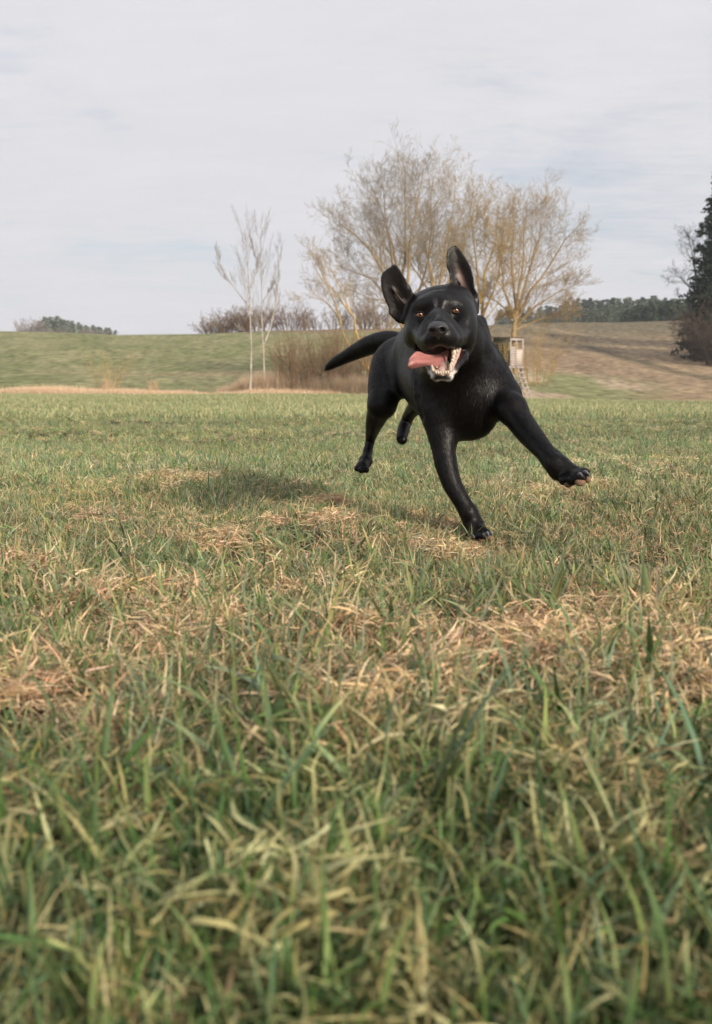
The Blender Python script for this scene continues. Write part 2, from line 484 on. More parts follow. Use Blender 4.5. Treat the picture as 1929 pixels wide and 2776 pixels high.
# -- two white birches
BL = [(15, 0.30, 27, 0.30, 5, 0.75, 0.02, 0.20), (7, 0.15, 24, 0.50, 3, 0.5, 0.04, 0.4), (4, 0.15, 28, 0.55, 2, 0.2, 0.08, 0.45)]
b = on_ground(677, 48.5, 0.1); q = lambda *l: P3(b, l, 48.5)
bare_tree('birch', 'thin white birch on the left of the pair, single straight stem', b, [
 (q((677, 1066), (681, 980), (677, 830), (674, 760), (668, 680), (664, 635)), 0.055, 0.008),
 (q((676, 835), (650, 800, .3), (620, 760, .5), (600, 730, .5), (590, 690, .5)), 0.03, 0.008),
 (q((676, 780), (695, 740, .3), (705, 690, .4)), 0.03, 0.008),
 (q((679, 915), (655, 895, .3), (640, 885, .5)), 0.012, 0.005),
], BL, 21, (0.43, 0.38, 0.32), (0.28, 0.25, 0.24), group='two birches', mat=bark_grey, twig_r=0.005, wob=0.001)
b = on_ground(717, 49.5, 0.1); q = lambda *l: P3(b, l, 49.5)
bare_tree('birch', 'thin white birch on the right of the pair, forked stem', b, [
 (q((717, 1066), (715, 960), (710, 900), (708, 800), (706, 700), (705, 640)), 0.055, 0.008),
 (q((716, 935), (735, 880, .3), (748, 820, .5), (754, 750, .5), (752, 670, .5)), 0.05, 0.008),
 (q((709, 820), (730, 790, -.3), (745, 760, -.5)), 0.025, 0.008),
 (q((710, 720), (690, 690, -.3), (680, 655, -.5)), 0.025, 0.008),
 (q((710, 900), (690, 880, .3), (680, 870, .5)), 0.012, 0.005),
], BL, 22, (0.45, 0.39, 0.32), (0.28, 0.25, 0.24), group='two birches', mat=bark_grey, twig_r=0.005, wob=0.001)

# -- thickets and shrubs
def shrub(name, label, loc, w, h, n, seed, c0, c1, levels=None, group=None, lean=0.45, mat=None, twig=0.006, cat='shrub', r0=0.022):
    r = np.random.default_rng(seed)
    limbs = []
    for k in range(n):
        a = r.random() * 2 * np.pi; rad = r.random() ** 0.5
        bx = np.array([math.cos(a) * rad * w * 0.22, math.sin(a) * rad * w * 0.22, 0])
        hh = h * (0.6 + 0.4 * r.random()) * (1 - 0.35 * rad)
        tip = bx + np.array([math.cos(a) * rad * w * lean, math.sin(a) * rad * w * lean, hh])
        midp = bx * 0.6 + tip * 0.4 + np.array([0, 0, h * 0.1])
        limbs.append((np.array([bx, midp, tip]), r0, 0.006))
    return bare_tree(name, label, loc, limbs, levels or [(8, 0.15, 30, 0.42, 4, 0.35, 0.2, 0.5), (7, 0.1, 32, 0.5, 2, 0.2, 0.2, 0.5)], seed, c0, c1, group=group, mat=mat, twig_r=twig, sides=(3, 3, 3, 3, 3), cat=cat)
BRN = (0.20, 0.135, 0.085); BRN2 = (0.27, 0.185, 0.11)
for k, (px, Yd, w, h, n, lab) in enumerate([
    (800, 50, 2.3, 3.0, 30, 'brown bush with a long low branch reaching left, right beside the birches'),
    (862, 51, 2.6, 3.2, 34, 'dense brown bush in the middle of the reed bed'),
    (925, 52, 2.4, 3.0, 30, 'brown bush below the tip of the dog\'s tail'),
    (985, 53, 2.2, 3.4, 30, 'brown bush behind the dog\'s hip'),
    (1040, 60, 3.0, 4.2, 26, 'ochre thicket above the dog\'s back'),
    (1345, 72, 3.4, 3.4, 26, 'ochre thicket left of the trunk behind the hide'),
    (1450, 76, 4.6, 4.6, 30, 'fine ochre thicket right of the raised hide')]):
    och = px > 1000
    s = shrub('bush', lab, on_ground(px, Yd, 0.05), w * 1.2, h * 1.3, n, 40 + k, OCH if och else BRN, TWG if och else BRN2, group='bushes along the ditch')
    if k == 0:
        g = Geo(); bb = np.array(s.location)
        P = P3(bb, [(830, 1020), (805, 990), (785, 970), (760, 965), (742, 968)], 50)[None]
        Vv, Ff = tubes(P, np.array([[0.03, 0.03, 0.025, 0.02, 0.01]]), 4); g.add(Vv, Ff, BRN)
        P, R = spawn(P, np.array([[0.03, 0.03, 0.025, 0.02, 0.01]]), np.random.default_rng(5), 14, 0.4, 40, 0.25, 3, 0.2, 0.3, 0.5)
        Vv, Ff = tubes(P, R, 3); g.add(Vv, Ff, BRN); g.build('branch', bark_ochre, s)
# hedgerow on the crest of the hill
hedge = [(572, 150, 7, 2.6), (600, 150, 6, 4.2), (632, 148, 7, 4.0), (662, 150, 6, 5.0), (690, 147, 6, 5.2), (728, 150, 5, 4.2), (786, 150, 7, 5.8), (822, 147, 4, 4.4), (862, 150, 5, 4.0), (905, 148, 5, 4.8), (950, 147, 5, 4.5), (990, 145, 6, 5.0), (1040, 145, 7, 5.5)]
hl = ['low dark shrub at the far left end of the hilltop hedgerow', 'rounded shrub second from the left end of the hilltop hedgerow', 'brown shrub left of the first birch on the hilltop',
      'brown shrub behind the left birch on the hilltop', 'tall shrub seen between the two birch stems on the hilltop', 'thin shrub just right of the birches on the hilltop',
      'round fan shaped tree on the hilltop right of the birches', 'narrow shrub beside the fan shaped tree on the hilltop', 'thin shrub midway between fan shaped tree and leaning tree',
      'hilltop shrub left of the leaning tree', 'hilltop shrub behind the leaning tree', 'hilltop shrub above the dog\'s tail', 'hilltop shrub behind the dog\'s left cheek side ear']
hl[-1] = 'hilltop shrub just left of the dog\'s lower ear'
for k, (px, Yd, w, h) in enumerate(hedge):
    tw = k in (5, 7, 8, 9, 10)
    shrub('hedge_shrub', hl[k], on_ground(px, Yd, 0.3), w, h, 10 if tw else 26, 70 + k, BRN, (0.23, 0.165, 0.11), [(9, 0.1, 36, 0.4, 4, 0.3, 0.5, 0.5), (7, 0.1, 40, 0.5, 3, 0.1, 0.45, 0.5)], 'hedgerow on the hilltop', 0.4, twig=0.018, r0=0.06)
# pale sapling in the strip, bare branches beside the big spruce
shrub('sapling', 'faint pale yellowish sapling standing in the straw strip on the left', on_ground(286, 50, 0.02), 2.9, 2.9, 12, 91, (0.40, 0.30, 0.14), (0.36, 0.31, 0.15), lean=0.55, twig=0.004, r0=0.012, cat='sapling')
def px_limb(b, Y, l, r0, r1): return (P3(b, l, Y), r0, r1)
b = on_ground(1895, 104, 0.1)
bare_tree('bare_tree', 'dark bare tree beside the tall spruce at the right edge', b, [
  px_limb(b, 104, [(1895, 975), (1893, 850), (1888, 740), (1880, 650)], 0.2, 0.03),
  px_limb(b, 104, [(1893, 860), (1870, 780), (1850, 760), (1832, 745)], 0.1, 0.02),
  px_limb(b, 104, [(1892, 800), (1878, 700), (1866, 640)], 0.1, 0.02),
  px_limb(b, 104, [(1894, 900), (1865, 830), (1845, 800)], 0.08, 0.02)],
  [(8, 0.3, 40, 0.45, 5, 0.1, 0.4, 0.45), (8, 0.15, 42, 0.5, 4, 0.1, 0.4, 0.45), (6, 0.1, 40, 0.5, 3, 0.1, 0.4, 0.5)], 31, (0.13, 0.105, 0.09), (0.15, 0.125, 0.11), mat=bark_grey, twig_r=0.013)
for k, (px, Yd, w, h, lab) in enumerate([(1905, 97, 5, 6.8, 'brown scrub at the foot of the tall spruce'), (1945, 93, 5, 6.0, 'dark scrub at the right edge in front of the tall spruce')]):
    shrub('bush', lab, on_ground(px, Yd, 0.1), w, h, 46, 95 + k, (0.075, 0.06, 0.048), (0.11, 0.085, 0.062), [(9, 0.1, 40, 0.4, 4, 0.1, 0.5, 0.5), (8, 0.1, 40, 0.5, 3, 0.1, 0.45, 0.5)], 'scrub by the tall spruce', 0.5, twig=0.014, r0=0.05)

# -- conifers
needle = simple_mat('conifer_needles', (1, 1, 1), 0.9, 0.5, 0.8, 0, 0.15, attr='col')
def conifer_mesh(h, w, n_whorl, per, spray, seed, c0, c1, leafsize, base=0.06, prof=0.8):
    r = np.random.default_rng(seed); g = Geo()
    cone = Geo(); P = np.array([[[0, 0, 0], [0, 0, h * 0.5], [0, 0, h * 0.98]]], float)
    Vt, Ft = tubes(P, np.array([[h * 0.018, h * 0.011, 0.01]]), 5)
    Vs = []; Cs = []
    for i in range(n_whorl):
        t = (i + r.random()) / n_whorl
        z = h * (base + (1 - base) * t)
        rad = w * 0.5 * (1 - t) ** prof * (0.75 + 0.5 * r.random()) + 0.02 * w
        for j in range(per):
            a = r.random() * 2 * np.pi; d = np.array([math.cos(a), math.sin(a), -0.18 + 0.5 * t])
            L = rad * (0.7 + 0.45 * r.random())
            s = r.random(spray) ** 0.6
            pos = np.array([0, 0, z]) + d * (s * L)[:, None] + np.array([0, 0, -1]) * (s ** 2 * L * 0.12)[:, None] + r.normal(0, leafsize * 0.45, (spray, 3))
            Vs.append(pos); Cs.append(np.full(spray, r.random()))
    C = np.concatenate(Vs); cc = np.concatenate(Cs); n = len(C)
    u = unit(r.normal(0, 1, (n, 3)) * [1, 1, 0.5]); v = unit(np.cross(u, r.normal(0, 1, (n, 3))))
    sz = leafsize * (0.6 + 0.8 * r.random((n, 1)))
    tri = np.stack([C - u * sz, C + u * sz * 0.8 + v * sz * 0.35, C - v * sz * 0.6], 1).reshape(-1, 3)
    col = (np.asarray(c0) * (1 - cc[:, None]) + np.asarray(c1) * cc[:, None]).repeat(3, 0)
    F = np.arange(n * 3).reshape(-1, 3)
    return (Vt, Ft), (tri, F, col)
def conifer_parts(name, data, tcol=(0.12, 0.09, 0.06)):
    (Vt, Ft), (tri, F, col) = data
    t = obj_from('trunk', Vt, Ft, bark_grey); set_col(t.data, np.broadcast_to(tcol, (len(Vt), 3)))
    c = obj_from('crown', tri, F, needle); set_col(c.data, col)
    return t, c
DK0, DK1 = (0.022, 0.034, 0.022), (0.040, 0.055, 0.030)
b = on_ground(1968, 100, 0.1)
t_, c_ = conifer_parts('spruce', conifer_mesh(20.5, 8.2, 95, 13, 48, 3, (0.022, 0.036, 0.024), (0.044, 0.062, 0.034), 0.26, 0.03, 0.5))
root = empty('spruce', b); t_.parent = root; c_.parent = root
tag(root, 'very tall dark spruce cut off by the right edge', 'tree')
b = on_ground(2075, 108, 0.1)
root = empty('spruce', b); t2 = t_.copy(); c2 = c_.copy()
for o_ in (t2, c2): scene.collection.objects.link(o_); o_.parent = root
root.rotation_euler = (0, 0, 1.3); root.scale = (1.1, 1.1, 1.15)
tag(root, 'spruce behind the tall one, mostly outside the right edge', 'tree')

def forest(name, label, group, spots, variants, cat='tree'):
    r = np.random.default_rng(len(spots))
    for k, (px, Yd, hpx_top, mul) in enumerate(spots):
        t0, c0, hh = variants[r.integers(len(variants))]
        b = on_ground(px, Yd, 0.3)
        top = pix(px, hpx_top, Yd)[2]
        s = max((top - b[2]) / hh, 0.2)
        root = empty(name, b, r.random() * 6.28); root.scale = (s * mul, s * mul, s)
        tag(root, label, cat, group)
        if not t0.users_collection or t0.parent is None:
            t, c = t0, c0
        else:
            t, c = t0.copy(), c0.copy(); scene.collection.objects.link(t); scene.collection.objects.link(c)
        t.parent = root; c.parent = root
def variants_of(n, h, w, seed, c0, c1, leaf, nw=16, per=6, sp=7):
    out = []
    for i in range(n):
        t, c = conifer_parts('x', conifer_mesh(h, w * (0.85 + 0.3 * (i % 3) / 2), nw, per, sp, seed + i, c0, c1, leaf, 0.1))
        out.append((t, c, h))
    return out
r = np.random.default_rng(77)
ridge = lambda px: np.interp(px, [1340, 1450, 1520, 1560, 1640, 1700, 1760, 1870, 1990], [842, 834, 828, 818, 812, 811, 812, 811, 806])
sp_ = []
for row, (Yd, lift) in enumerate([(300, 0), (265, 22), (240, 38)]):
    for px in np.arange(1345 if row == 0 else 1500 - row * 60, 1990, 8.0):
        sp_.append((px + r.normal(0, 4), Yd + r.normal(0, 5), ridge(px) + lift * 0.8 + r.normal(0, 4), 1.35 + 0.5 * r.random()))
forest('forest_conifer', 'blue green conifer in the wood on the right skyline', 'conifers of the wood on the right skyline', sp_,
       variants_of(4, 14, 6.5, 200, (0.10, 0.135, 0.105), (0.18, 0.20, 0.135), 0.5))  # pale bluish needles: distance haze mixed into their colour
sp_ = [(px + r.normal(0, 3), 222 + r.normal(0, 4), np.interp(px, [1690, 1720, 1800, 1880], [846, 830, 822, 816]) + r.normal(0, 5), 1.5) for px in np.arange(1688, 1890, 10.5)]
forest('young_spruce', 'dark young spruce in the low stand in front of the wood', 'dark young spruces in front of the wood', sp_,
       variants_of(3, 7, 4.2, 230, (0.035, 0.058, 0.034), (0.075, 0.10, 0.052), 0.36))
sp_ = [(px + r.normal(0, 3), 345 + r.normal(0, 6), np.interp(px, [100, 125, 150, 200, 260, 312], [890, 862, 864, 874, 884, 893]) + r.normal(0, 2.5), 2.0) for px in np.arange(108, 318, 9)]
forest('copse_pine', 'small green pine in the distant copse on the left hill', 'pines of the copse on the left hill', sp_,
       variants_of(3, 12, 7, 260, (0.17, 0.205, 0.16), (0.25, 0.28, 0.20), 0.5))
for k, px in enumerate([68, 78, 88, 98, 110, 122, 136, 150, 166, 182, 205, 225, 250, 275]):
    hh = 7.5 if px < 115 else 4.5
    shrub('copse_bare_tree', 'pale bare tree at the edge of the distant copse on the left hill', on_ground(px, 335, 0.2), 7, hh, 9, 120 + k, (0.28, 0.22, 0.19), (0.33, 0.27, 0.235),
          [(7, 0.1, 36, 0.4, 3, 0.3, 0.5, 0.5), (5, 0.1, 40, 0.5, 3, 0.1, 0.45, 0.5)], 'bare trees of the copse on the left hill', 0.4, twig=0.045, r0=0.12, mat=bark_grey, cat='tree')
# ------------------------------------------------------------------ the raised hide with its ladder
wood_grey = simple_mat('weathered_wood', (0.42, 0.36, 0.33), 0.85, 0.22, 4.0, 0.3, 0.2, 'Object', (1, 1, 6))
wood_pale = simple_mat('pale_door_wood', (0.55, 0.46, 0.40), 0.85, 0.12, 3.0, 0.2, 0.2)
wood_dark = simple_mat('dark_stained_wood', (0.085, 0.075, 0.045), 0.9, 0.35, 5.0, 0.3, 0.1)
felt = simple_mat('roof_felt', (0.12, 0.09, 0.075), 0.95, 0.2, 8)
net_m = simple_mat('ochre_vine', (0.42, 0.29, 0.11), 0.95, 0.2, 8)
def box_geo(cx, cy, cz, sx, sy, sz):
    s = np.array([[-1, -1, -1], [1, -1, -1], [1, 1, -1], [-1, 1, -1], [-1, -1, 1], [1, -1, 1], [1, 1, 1], [-1, 1, 1]], float) * 0.5
    V = s * [sx, sy, sz] + [cx, cy, cz]
    F = np.array([[0, 3, 2, 1], [4, 5, 6, 7], [0, 1, 5, 4], [1, 2, 6, 5], [2, 3, 7, 6], [3, 0, 4, 7]])
    return V, F
def box(name, c, s, mat, parent):
    V, F = box_geo(*c, *s); return obj_from(name, V, F, mat, parent)
def bar(name, a, b, w, d, mat, parent):
    a = np.asarray(a, float); b = np.asarray(b, float); T = unit(b - a)
    ref = np.array([0, 1.0, 0]) if abs(T[1]) < 0.9 else np.array([1.0, 0, 0])
    A = unit(np.cross(T, ref)); B = np.cross(T, A)
    V = np.array([p + A * sx * w / 2 + B * sy * d / 2 for p in (a, b) for sx, sy in ((-1, -1), (1, -1), (1, 1), (-1, 1))])
    F = np.array([[0, 1, 2, 3], [7, 6, 5, 4], [0, 4, 5, 1], [1, 5, 6, 2], [2, 6, 7, 3], [3, 7, 4, 0]])
    return obj_from(name, V, F, mat, parent)
HY = 58.0
hb = pix(1379, 1083, HY)
hb[2] = gz(hb[0], hb[1])
ang = math.radians(-47)       # the door side looks to the camera's right
HW, HD, HH = 0.98, 1.06, 1.62
hide = empty('raised_hide', hb, 0)
tag(hide, 'grey wooden raised hide on stilts with two openings and a ladder', 'hide')
cab_z = pix(1379, 993, HY)[2] - hb[2]
pvt = empty('cabin', (0, 0, cab_z)); pvt.parent = hide
# cabin frame: front = door wall facing the viewer's right, side = dark wall facing left; local origin at their common lower corner
a1 = math.radians(29); a2 = math.radians(151)
fx = np.array([math.cos(a1), math.sin(a1), 0]); sx_ = np.array([math.cos(a2), math.sin(a2), 0])
def wall_box(name, u0, u1, z0, z1, along, th, mat, off=0.0, parent=pvt):
    other = sx_ if along is fx else fx
    nrm = -other                                 # outward
    p = [along * u0 + nrm * off, along * u1 + nrm * off, along * u1 + nrm * (off + th), along * u0 + nrm * (off + th)]
    V = np.array([q + [0, 0, z] for z in (z0, z1) for q in p])
    F = np.array([[0, 3, 2, 1], [4, 5, 6, 7], [0, 1, 5, 4], [1, 2, 6, 5], [2, 3, 7, 6], [3, 0, 4, 7]])
    return obj_from(name, V, F, mat, parent)
# front wall: boards left of the door, door, two window openings
for k in range(8):
    z0 = 0.02 + k * 0.135
    wall_box('plank', 0.05, 0.455, z0, z0 + 0.125, fx, 0.025, wood_grey)
for k in range(3):
    wall_box('door_board', 0.465 + k * 0.133, 0.465 + (k + 1) * 0.133 - 0.006, 0.02, 0.97, fx, 0.028, wood_pale)
wall_box('post', 0.0, 0.05, 0.0, HH, fx, 0.04, wood_grey)
wall_box('post', 0.865, 0.95, 0.0, HH, fx, 0.04, wood_grey)
wall_box('post', 0.42, 0.468, 1.10, HH - 0.16, fx, 0.04, wood_grey)
wall_box('lintel', 0.05, 0.865, HH - 0.16, HH - 0.02, fx, 0.045, wood_grey)
wall_box('sill', 0.05, 0.42, 1.10, 1.13, fx, 0.05, wood_grey)
wall_box('sill', 0.468, 0.865, 0.972, 1.0, fx, 0.05, wood_grey)
# far walls so that the inside reads dark
for k in range(10):
    z0 = 0.02 + k * 0.16
    wall_box('plank', 0.05, 1.0, z0, z0 + 0.15, sx_, 0.025, wood_dark)
back = sx_ * 1.02
def back_wall(u0, u1, z0, z1):
    p = [back + fx * u0, back + fx * u1, back + fx * u1 + sx_ * 0.02, back + fx * u0 + sx_ * 0.02]
    V = np.array([q + [0, 0, z] for z in (z0, z1) for q in p])
    return obj_from('back_board', V, np.array([[0, 3, 2, 1], [4, 5, 6, 7], [0, 1, 5, 4], [1, 2, 6, 5], [2, 3, 7, 6], [3, 0, 4, 7]]), wood_dark, pvt)
back_wall(0, 0.95, 0, 0.95); back_wall(0, 0.95, 1.42, 1.55)
right = fx * 0.93
p = [right, right + sx_ * 1.0, right + sx_ * 1.0 + fx * 0.02, right + fx * 0.02]
for z0, z1 in ((0, 0.95), (1.42, 1.55)):
    V = np.array([q + [0, 0, z] for z in (z0, z1) for q in p])
    obj_from('side_board', V, np.array([[0, 3, 2, 1], [4, 5, 6, 7], [0, 1, 5, 4], [1, 2, 6, 5], [2, 3, 7, 6], [3, 0, 4, 7]]), wood_dark, pvt)
def slab(name, z0, z1, ov, mat):
    p = [-fx * ov - sx_ * ov, fx * (0.95 + ov) - sx_ * ov, fx * (0.95 + ov) + sx_ * (1.02 + ov), -fx * ov + sx_ * (1.02 + ov)]
    V = np.array([q + [0, 0, z] for z in (z0, z1) for q in p])
    return obj_from(name, V, np.array([[0, 3, 2, 1], [4, 5, 6, 7], [0, 1, 5, 4], [1, 2, 6, 5], [2, 3, 7, 6], [3, 0, 4, 7]]), mat, pvt)
slab('roof', HH, HH + 0.05, 0.08, felt); slab('floor_deck', -0.08, 0.0, 0.04, wood_grey)
# climbing ochre stems on the dark wall
rv = np.random.default_rng(4)
vp = []
for k in range(16):
    u = rv.random() * 0.95; pts = []
    for j in range(7):
        u = np.clip(u + rv.normal(0, 0.07), 0.02, 1.0); pts.append(sx_ * u - fx * 0.05 + np.array([0, 0, -0.1 + j * 0.24]))
    vp.append(pts)
Vv, Ff = tubes(np.array(vp), np.full((16, 7), 0.012), 3)
o_ = obj_from('climbing_stems', Vv, Ff, net_m, pvt); o_['kind'] = 'stuff'
# stilts and braces
corners = [np.zeros(3) + fx * .05 + sx_ * .05, fx * 0.9 + sx_ * .05, fx * 0.9 + sx_ * 0.97, sx_ * 0.97 + fx * .05]
for c in corners:
    bar('stilt', c + [0, 0, -0.3], c + [0, 0, cab_z - 0.08], 0.08, 0.08, wood_grey, hide)
def brace(a, b, za, zb): bar('brace', corners[a] + [0, 0, za] - sx_ * 0.06, corners[b] + [0, 0, zb] - sx_ * 0.06, 0.05, 0.04, wood_grey, hide)
brace(0, 1, cab_z - 0.12, 0.2); brace(1, 0, cab_z - 0.75, 0.75); brace(0, 1, 0.75, 0.75)
brace(3, 0, cab_z - 0.12, 0.3); brace(0, 3, cab_z - 0.12, 0.3)
# ladder leaning from the door, running down to the right
lt = fx * 0.62 - sx_ * 0.05 + np.array([0, 0, cab_z + 0.03])
lb = pix(1436, 1086, HY - 0.3) - hb; lb[2] = gz(lb[0] + hb[0], lb[1] + hb[1]) - hb[2] - 0.05
lw = fx * 0.17
ladder = empty('ladder', (0, 0, 0)); ladder.parent = hide
for s in (-1, 1):
    bar('rail', lt + lw * s, lb + lw * s, 0.075, 0.08, wood_grey, ladder)
for k in range(7):
    f = 0.06 + k * 0.137
    c = lt * (1 - f) + lb * f + np.array([0, -0.05, 0.03])
    bar('rung', c - lw * 1.35, c + lw * 1.35, 0.06, 0.12, wood_grey, ladder)
# ------------------------------------------------------------------ the dog: one implicit body, meshed as one surface
def K(cx, cy, Y): return pix(860 + cx / 2.1, 640 + cy / 2.1, Y)
def Kr(r, Y): return r / 2.1 * Y / FPX
def H(cx, cy, Y): return pix(1000 + cx / 4.694, 640 + cy / 4.694, Y)
def Hr(r, Y): return r / 4.694 * Y / FPX
def to_pix(Q):
    d = Q - CAM
    f = d[..., 1] * math.cos(PITCH) - d[..., 2] * math.sin(PITCH)
    u = d[..., 1] * math.sin(PITCH) + d[..., 2] * math.cos(PITCH)
    return CX0 + FPX * d[..., 0] / f, CY0 - FPX * u / f

class Prim:
    def __init__(s, fn, lo, hi, k, op, flow, tag): s.fn, s.lo, s.hi, s.k, s.op, s.flow, s.tag = fn, lo, hi, k, op, flow, tag
class Model:
    def __init__(s): s.p = []
    def cap(s, a, b, r0, r1, k=0.02, op='u', flow=None, tag=''):
        a = np.asarray(a, float); b = np.asarray(b, float); ab = b - a; L2 = max(ab @ ab, 1e-12)
        def fn(Q):
            w = Q - a; t = np.clip((w @ ab) / L2, 0, 1)
            return np.sqrt(((w - t[:, None] * ab) ** 2).sum(1)) - (r0 + (r1 - r0) * t)
        R = max(r0, r1)
        s.p.append(Prim(fn, np.minimum(a, b) - R, np.maximum(a, b) + R, k, op, flow if flow is not None else ab, tag))
    def ell(s, c, r, axes=None, k=0.02, op='u', flow=None, tag=''):
        """axes: rows are the unit axes of the ellipsoid"""
        c = np.asarray(c, float); r = np.asarray(r, float); A = np.eye(3) if axes is None else np.asarray(axes, float)
        def fn(Q):
            q = (Q - c) @ A.T
            k0 = np.sqrt(((q / r) ** 2).sum(1)); k1 = np.sqrt(((q / (r * r)) ** 2).sum(1)) + 1e-9
            return k0 * (k0 - 1) / k1
        R = r.max()
        s.p.append(Prim(fn, c - R, c + R, k, op, flow if flow is not None else np.array([0, 1, -0.5]), tag))
    def custom(s, fn, lo, hi, k, op='u', flow=None, tag=''):
        s.p.append(Prim(fn, np.asarray(lo, float), np.asarray(hi, float), k, op, flow if flow is not None else np.array([0, 0, 1.]), tag))
    def eval(s, Q, want=False):
        d = np.full(len(Q), 0.5); ds = []
        for p in s.p:
            m = 0.06
            idx = np.nonzero(np.all((Q > p.lo - m) & (Q < p.hi + m), axis=1))[0]
            if want:
                e_ = np.full(len(Q), 9.0)
            if len(idx):
                e = p.fn(Q[idx])
                if want: e_[idx] = e
                di = d[idx]
                if p.op == 'u':
                    h = np.clip(0.5 + 0.5 * (di - e) / p.k, 0, 1)
                    d[idx] = di * (1 - h) + e * h - p.k * h * (1 - h)
                else:
                    h = np.clip(0.5 - 0.5 * (di + e) / p.k, 0, 1)
                    d[idx] = di * (1 - h) - e * h + p.k * h * (1 - h)
            if want: ds.append(e_)
        return (d, ds) if want else d
    def mesh(s, h, ratio=5, detail=None):
        lo = np.min([p.lo for p in s.p if p.op == 'u'], 0) - 0.03; hi = np.max([p.hi for p in s.p if p.op == 'u'], 0) + 0.03
        H_ = h * ratio
        n = np.ceil((hi - lo) / H_).astype(int)
        g = np.stack(np.meshgrid(*[np.arange(k) for k in n], indexing='ij'), -1).reshape(-1, 3)
        C = lo + (g + 0.5) * H_
        dc = s.eval(C)
        act = np.abs(dc) < H_ * 1.7
        D = np.repeat(np.repeat(np.repeat(dc.reshape(n), ratio, 0), ratio, 1), ratio, 2).astype(np.float32)
        off = np.stack(np.meshgrid(*[np.arange(ratio)] * 3, indexing='ij'), -1).reshape(-1, 3)
        ga = g[act]
        for c0 in range(0, len(ga), 8000):
            gi = (ga[c0:c0 + 8000, None, :] * ratio + off[None]).reshape(-1, 3)
            D[gi[:, 0], gi[:, 1], gi[:, 2]] = s.eval(lo + gi * h)
        # D is sampled at lo + i*h
        S = D < 0
        cs = [S[i:S.shape[0] - 1 + i, j:S.shape[1] - 1 + j, k:S.shape[2] - 1 + k] for i in (0, 1) for j in (0, 1) for k in (0, 1)]
        al = cs[0].copy(); an = cs[0].copy()
        for c in cs[1:]: al &= c; an |= c
        cell = np.argwhere(an & ~al)
        vid = -np.ones(al.shape, dtype=np.int32); vid[cell[:, 0], cell[:, 1], cell[:, 2]] = np.arange(len(cell))
        acc = np.zeros((len(cell), 3)); cnt = np.zeros(len(cell))
        corners = [(i, j, k) for i in (0, 1) for j in (0, 1) for k in (0, 1)]
        for a in corners:
            for ax in range(3):
                if a[ax]: continue
                b = list(a); b[ax] = 1
                va = D[cell[:, 0] + a[0], cell[:, 1] + a[1], cell[:, 2] + a[2]]; vb = D[cell[:, 0] + b[0], cell[:, 1] + b[1], cell[:, 2] + b[2]]
                m = (va < 0) != (vb < 0)
                t = np.where(m, va / np.where(m, va - vb, 1), 0)
                pt = np.array(a, float)[None, :].repeat(len(cell), 0); pt[:, ax] += t
                acc[m] += pt[m]; cnt[m] += 1
        V = lo + (cell + acc / cnt[:, None]) * h
        quads = []
        for ax in range(3):
            sl0 = [slice(1, -1)] * 3; sl0[ax] = slice(0, -1); sl1 = list(sl0); sl1[ax] = slice(1, None)
            A_ = S[tuple(sl0)]; B_ = S[tuple(sl1)]
            e = np.argwhere(A_ != B_); ins = A_[e[:, 0], e[:, 1], e[:, 2]]
            base = e + 1; base[:, ax] = e[:, ax]
            u, v = [(1, 2), (2, 0), (0, 1)][ax]
            def vi(du, dv):
                c = base.copy(); c[:, u] -= du; c[:, v] -= dv; return vid[c[:, 0], c[:, 1], c[:, 2]]
            q = np.stack([vi(1, 1), vi(0, 1), vi(0, 0), vi(1, 0)], 1)
            q[~ins] = q[~ins][:, ::-1]; quads.append(q)
        F = np.concatenate(quads); F = F[(F >= 0).all(1)]
        return V, F
    def hit(s, px, py, y0, y1, n=400):
        ys = np.linspace(y0, y1, n); Q = np.array([pix(px, py, y) for y in ys]); d = s.eval(Q)
        i = np.argmax(d < 0)
        return Q[i] if d[i] < 0 else None

dog = Model()
def chain(pts, k=0.02, tag='', S=K, Sr=Kr):
    """one tapering limb along a smooth curve through the given points"""
    pts = np.array(pts, float); n = len(pts)
    C = np.array([S(*p[:3]) for p in pts]); R = np.array([Sr(p[3], p[2]) for p in pts]) * 0.985
    A = np.column_stack([C, R]); out_ = []
    for i in range(n - 1):
        p0 = A[max(i - 1, 0)]; p1 = A[i]; p2 = A[i + 1]; p3 = A[min(i + 2, n - 1)]
        m = 4 if n > 2 else 1
        for t in np.arange(m) / m:
            out_.append(0.5 * (2 * p1 + (p2 - p0) * t + (2 * p0 - 5 * p1 + 4 * p2 - p3) * t * t + (3 * p1 - p0 - 3 * p2 + p3) * t ** 3) if n > 2 else p1)
    out_.append(A[-1]); G = np.array(out_)
    def fn(Q):
        d = np.full(len(Q), 9.0)
        for a_, b_ in zip(G[:-1], G[1:]):
            ab = b_[:3] - a_[:3]; L2 = max(ab @ ab, 1e-12); w = Q - a_[:3]; t = np.clip((w @ ab) / L2, 0, 1)
            d = np.minimum(d, np.sqrt(((w - t[:, None] * ab) ** 2).sum(1)) - (a_[3] + (b_[3] - a_[3]) * t))
        return d
    def fl(Q):
        mid = (G[:-1, :3] + G[1:, :3]) / 2; D = unit(G[1:, :3] - G[:-1, :3])
        return D[np.argmin(((Q[:, None, :] - mid[None]) ** 2).sum(2), 1)]
    Rm = G[:, 3].max()
    dog.p.append(Prim(fn, G[:, :3].min(0) - Rm, G[:, :3].max(0) + Rm, k, 'u', fl, tag))
def ball(cx, cy, Y, r, k=0.015, flow=None, tag='', S=K, Sr=Kr, sq=(1, 1, 1)):
    dog.ell(S(cx, cy, Y), np.array(sq) * Sr(r, Y), None, k, flow=flow, tag=tag)
back_ax = unit(K(445, 690, 3.10) - K(800, 830, 2.62)); side_ax = unit(np.cross(back_ax, [0, 0, 1])); up_ax = np.cross(side_ax, back_ax)
AX = np.array([side_ax, back_ax, up_ax])
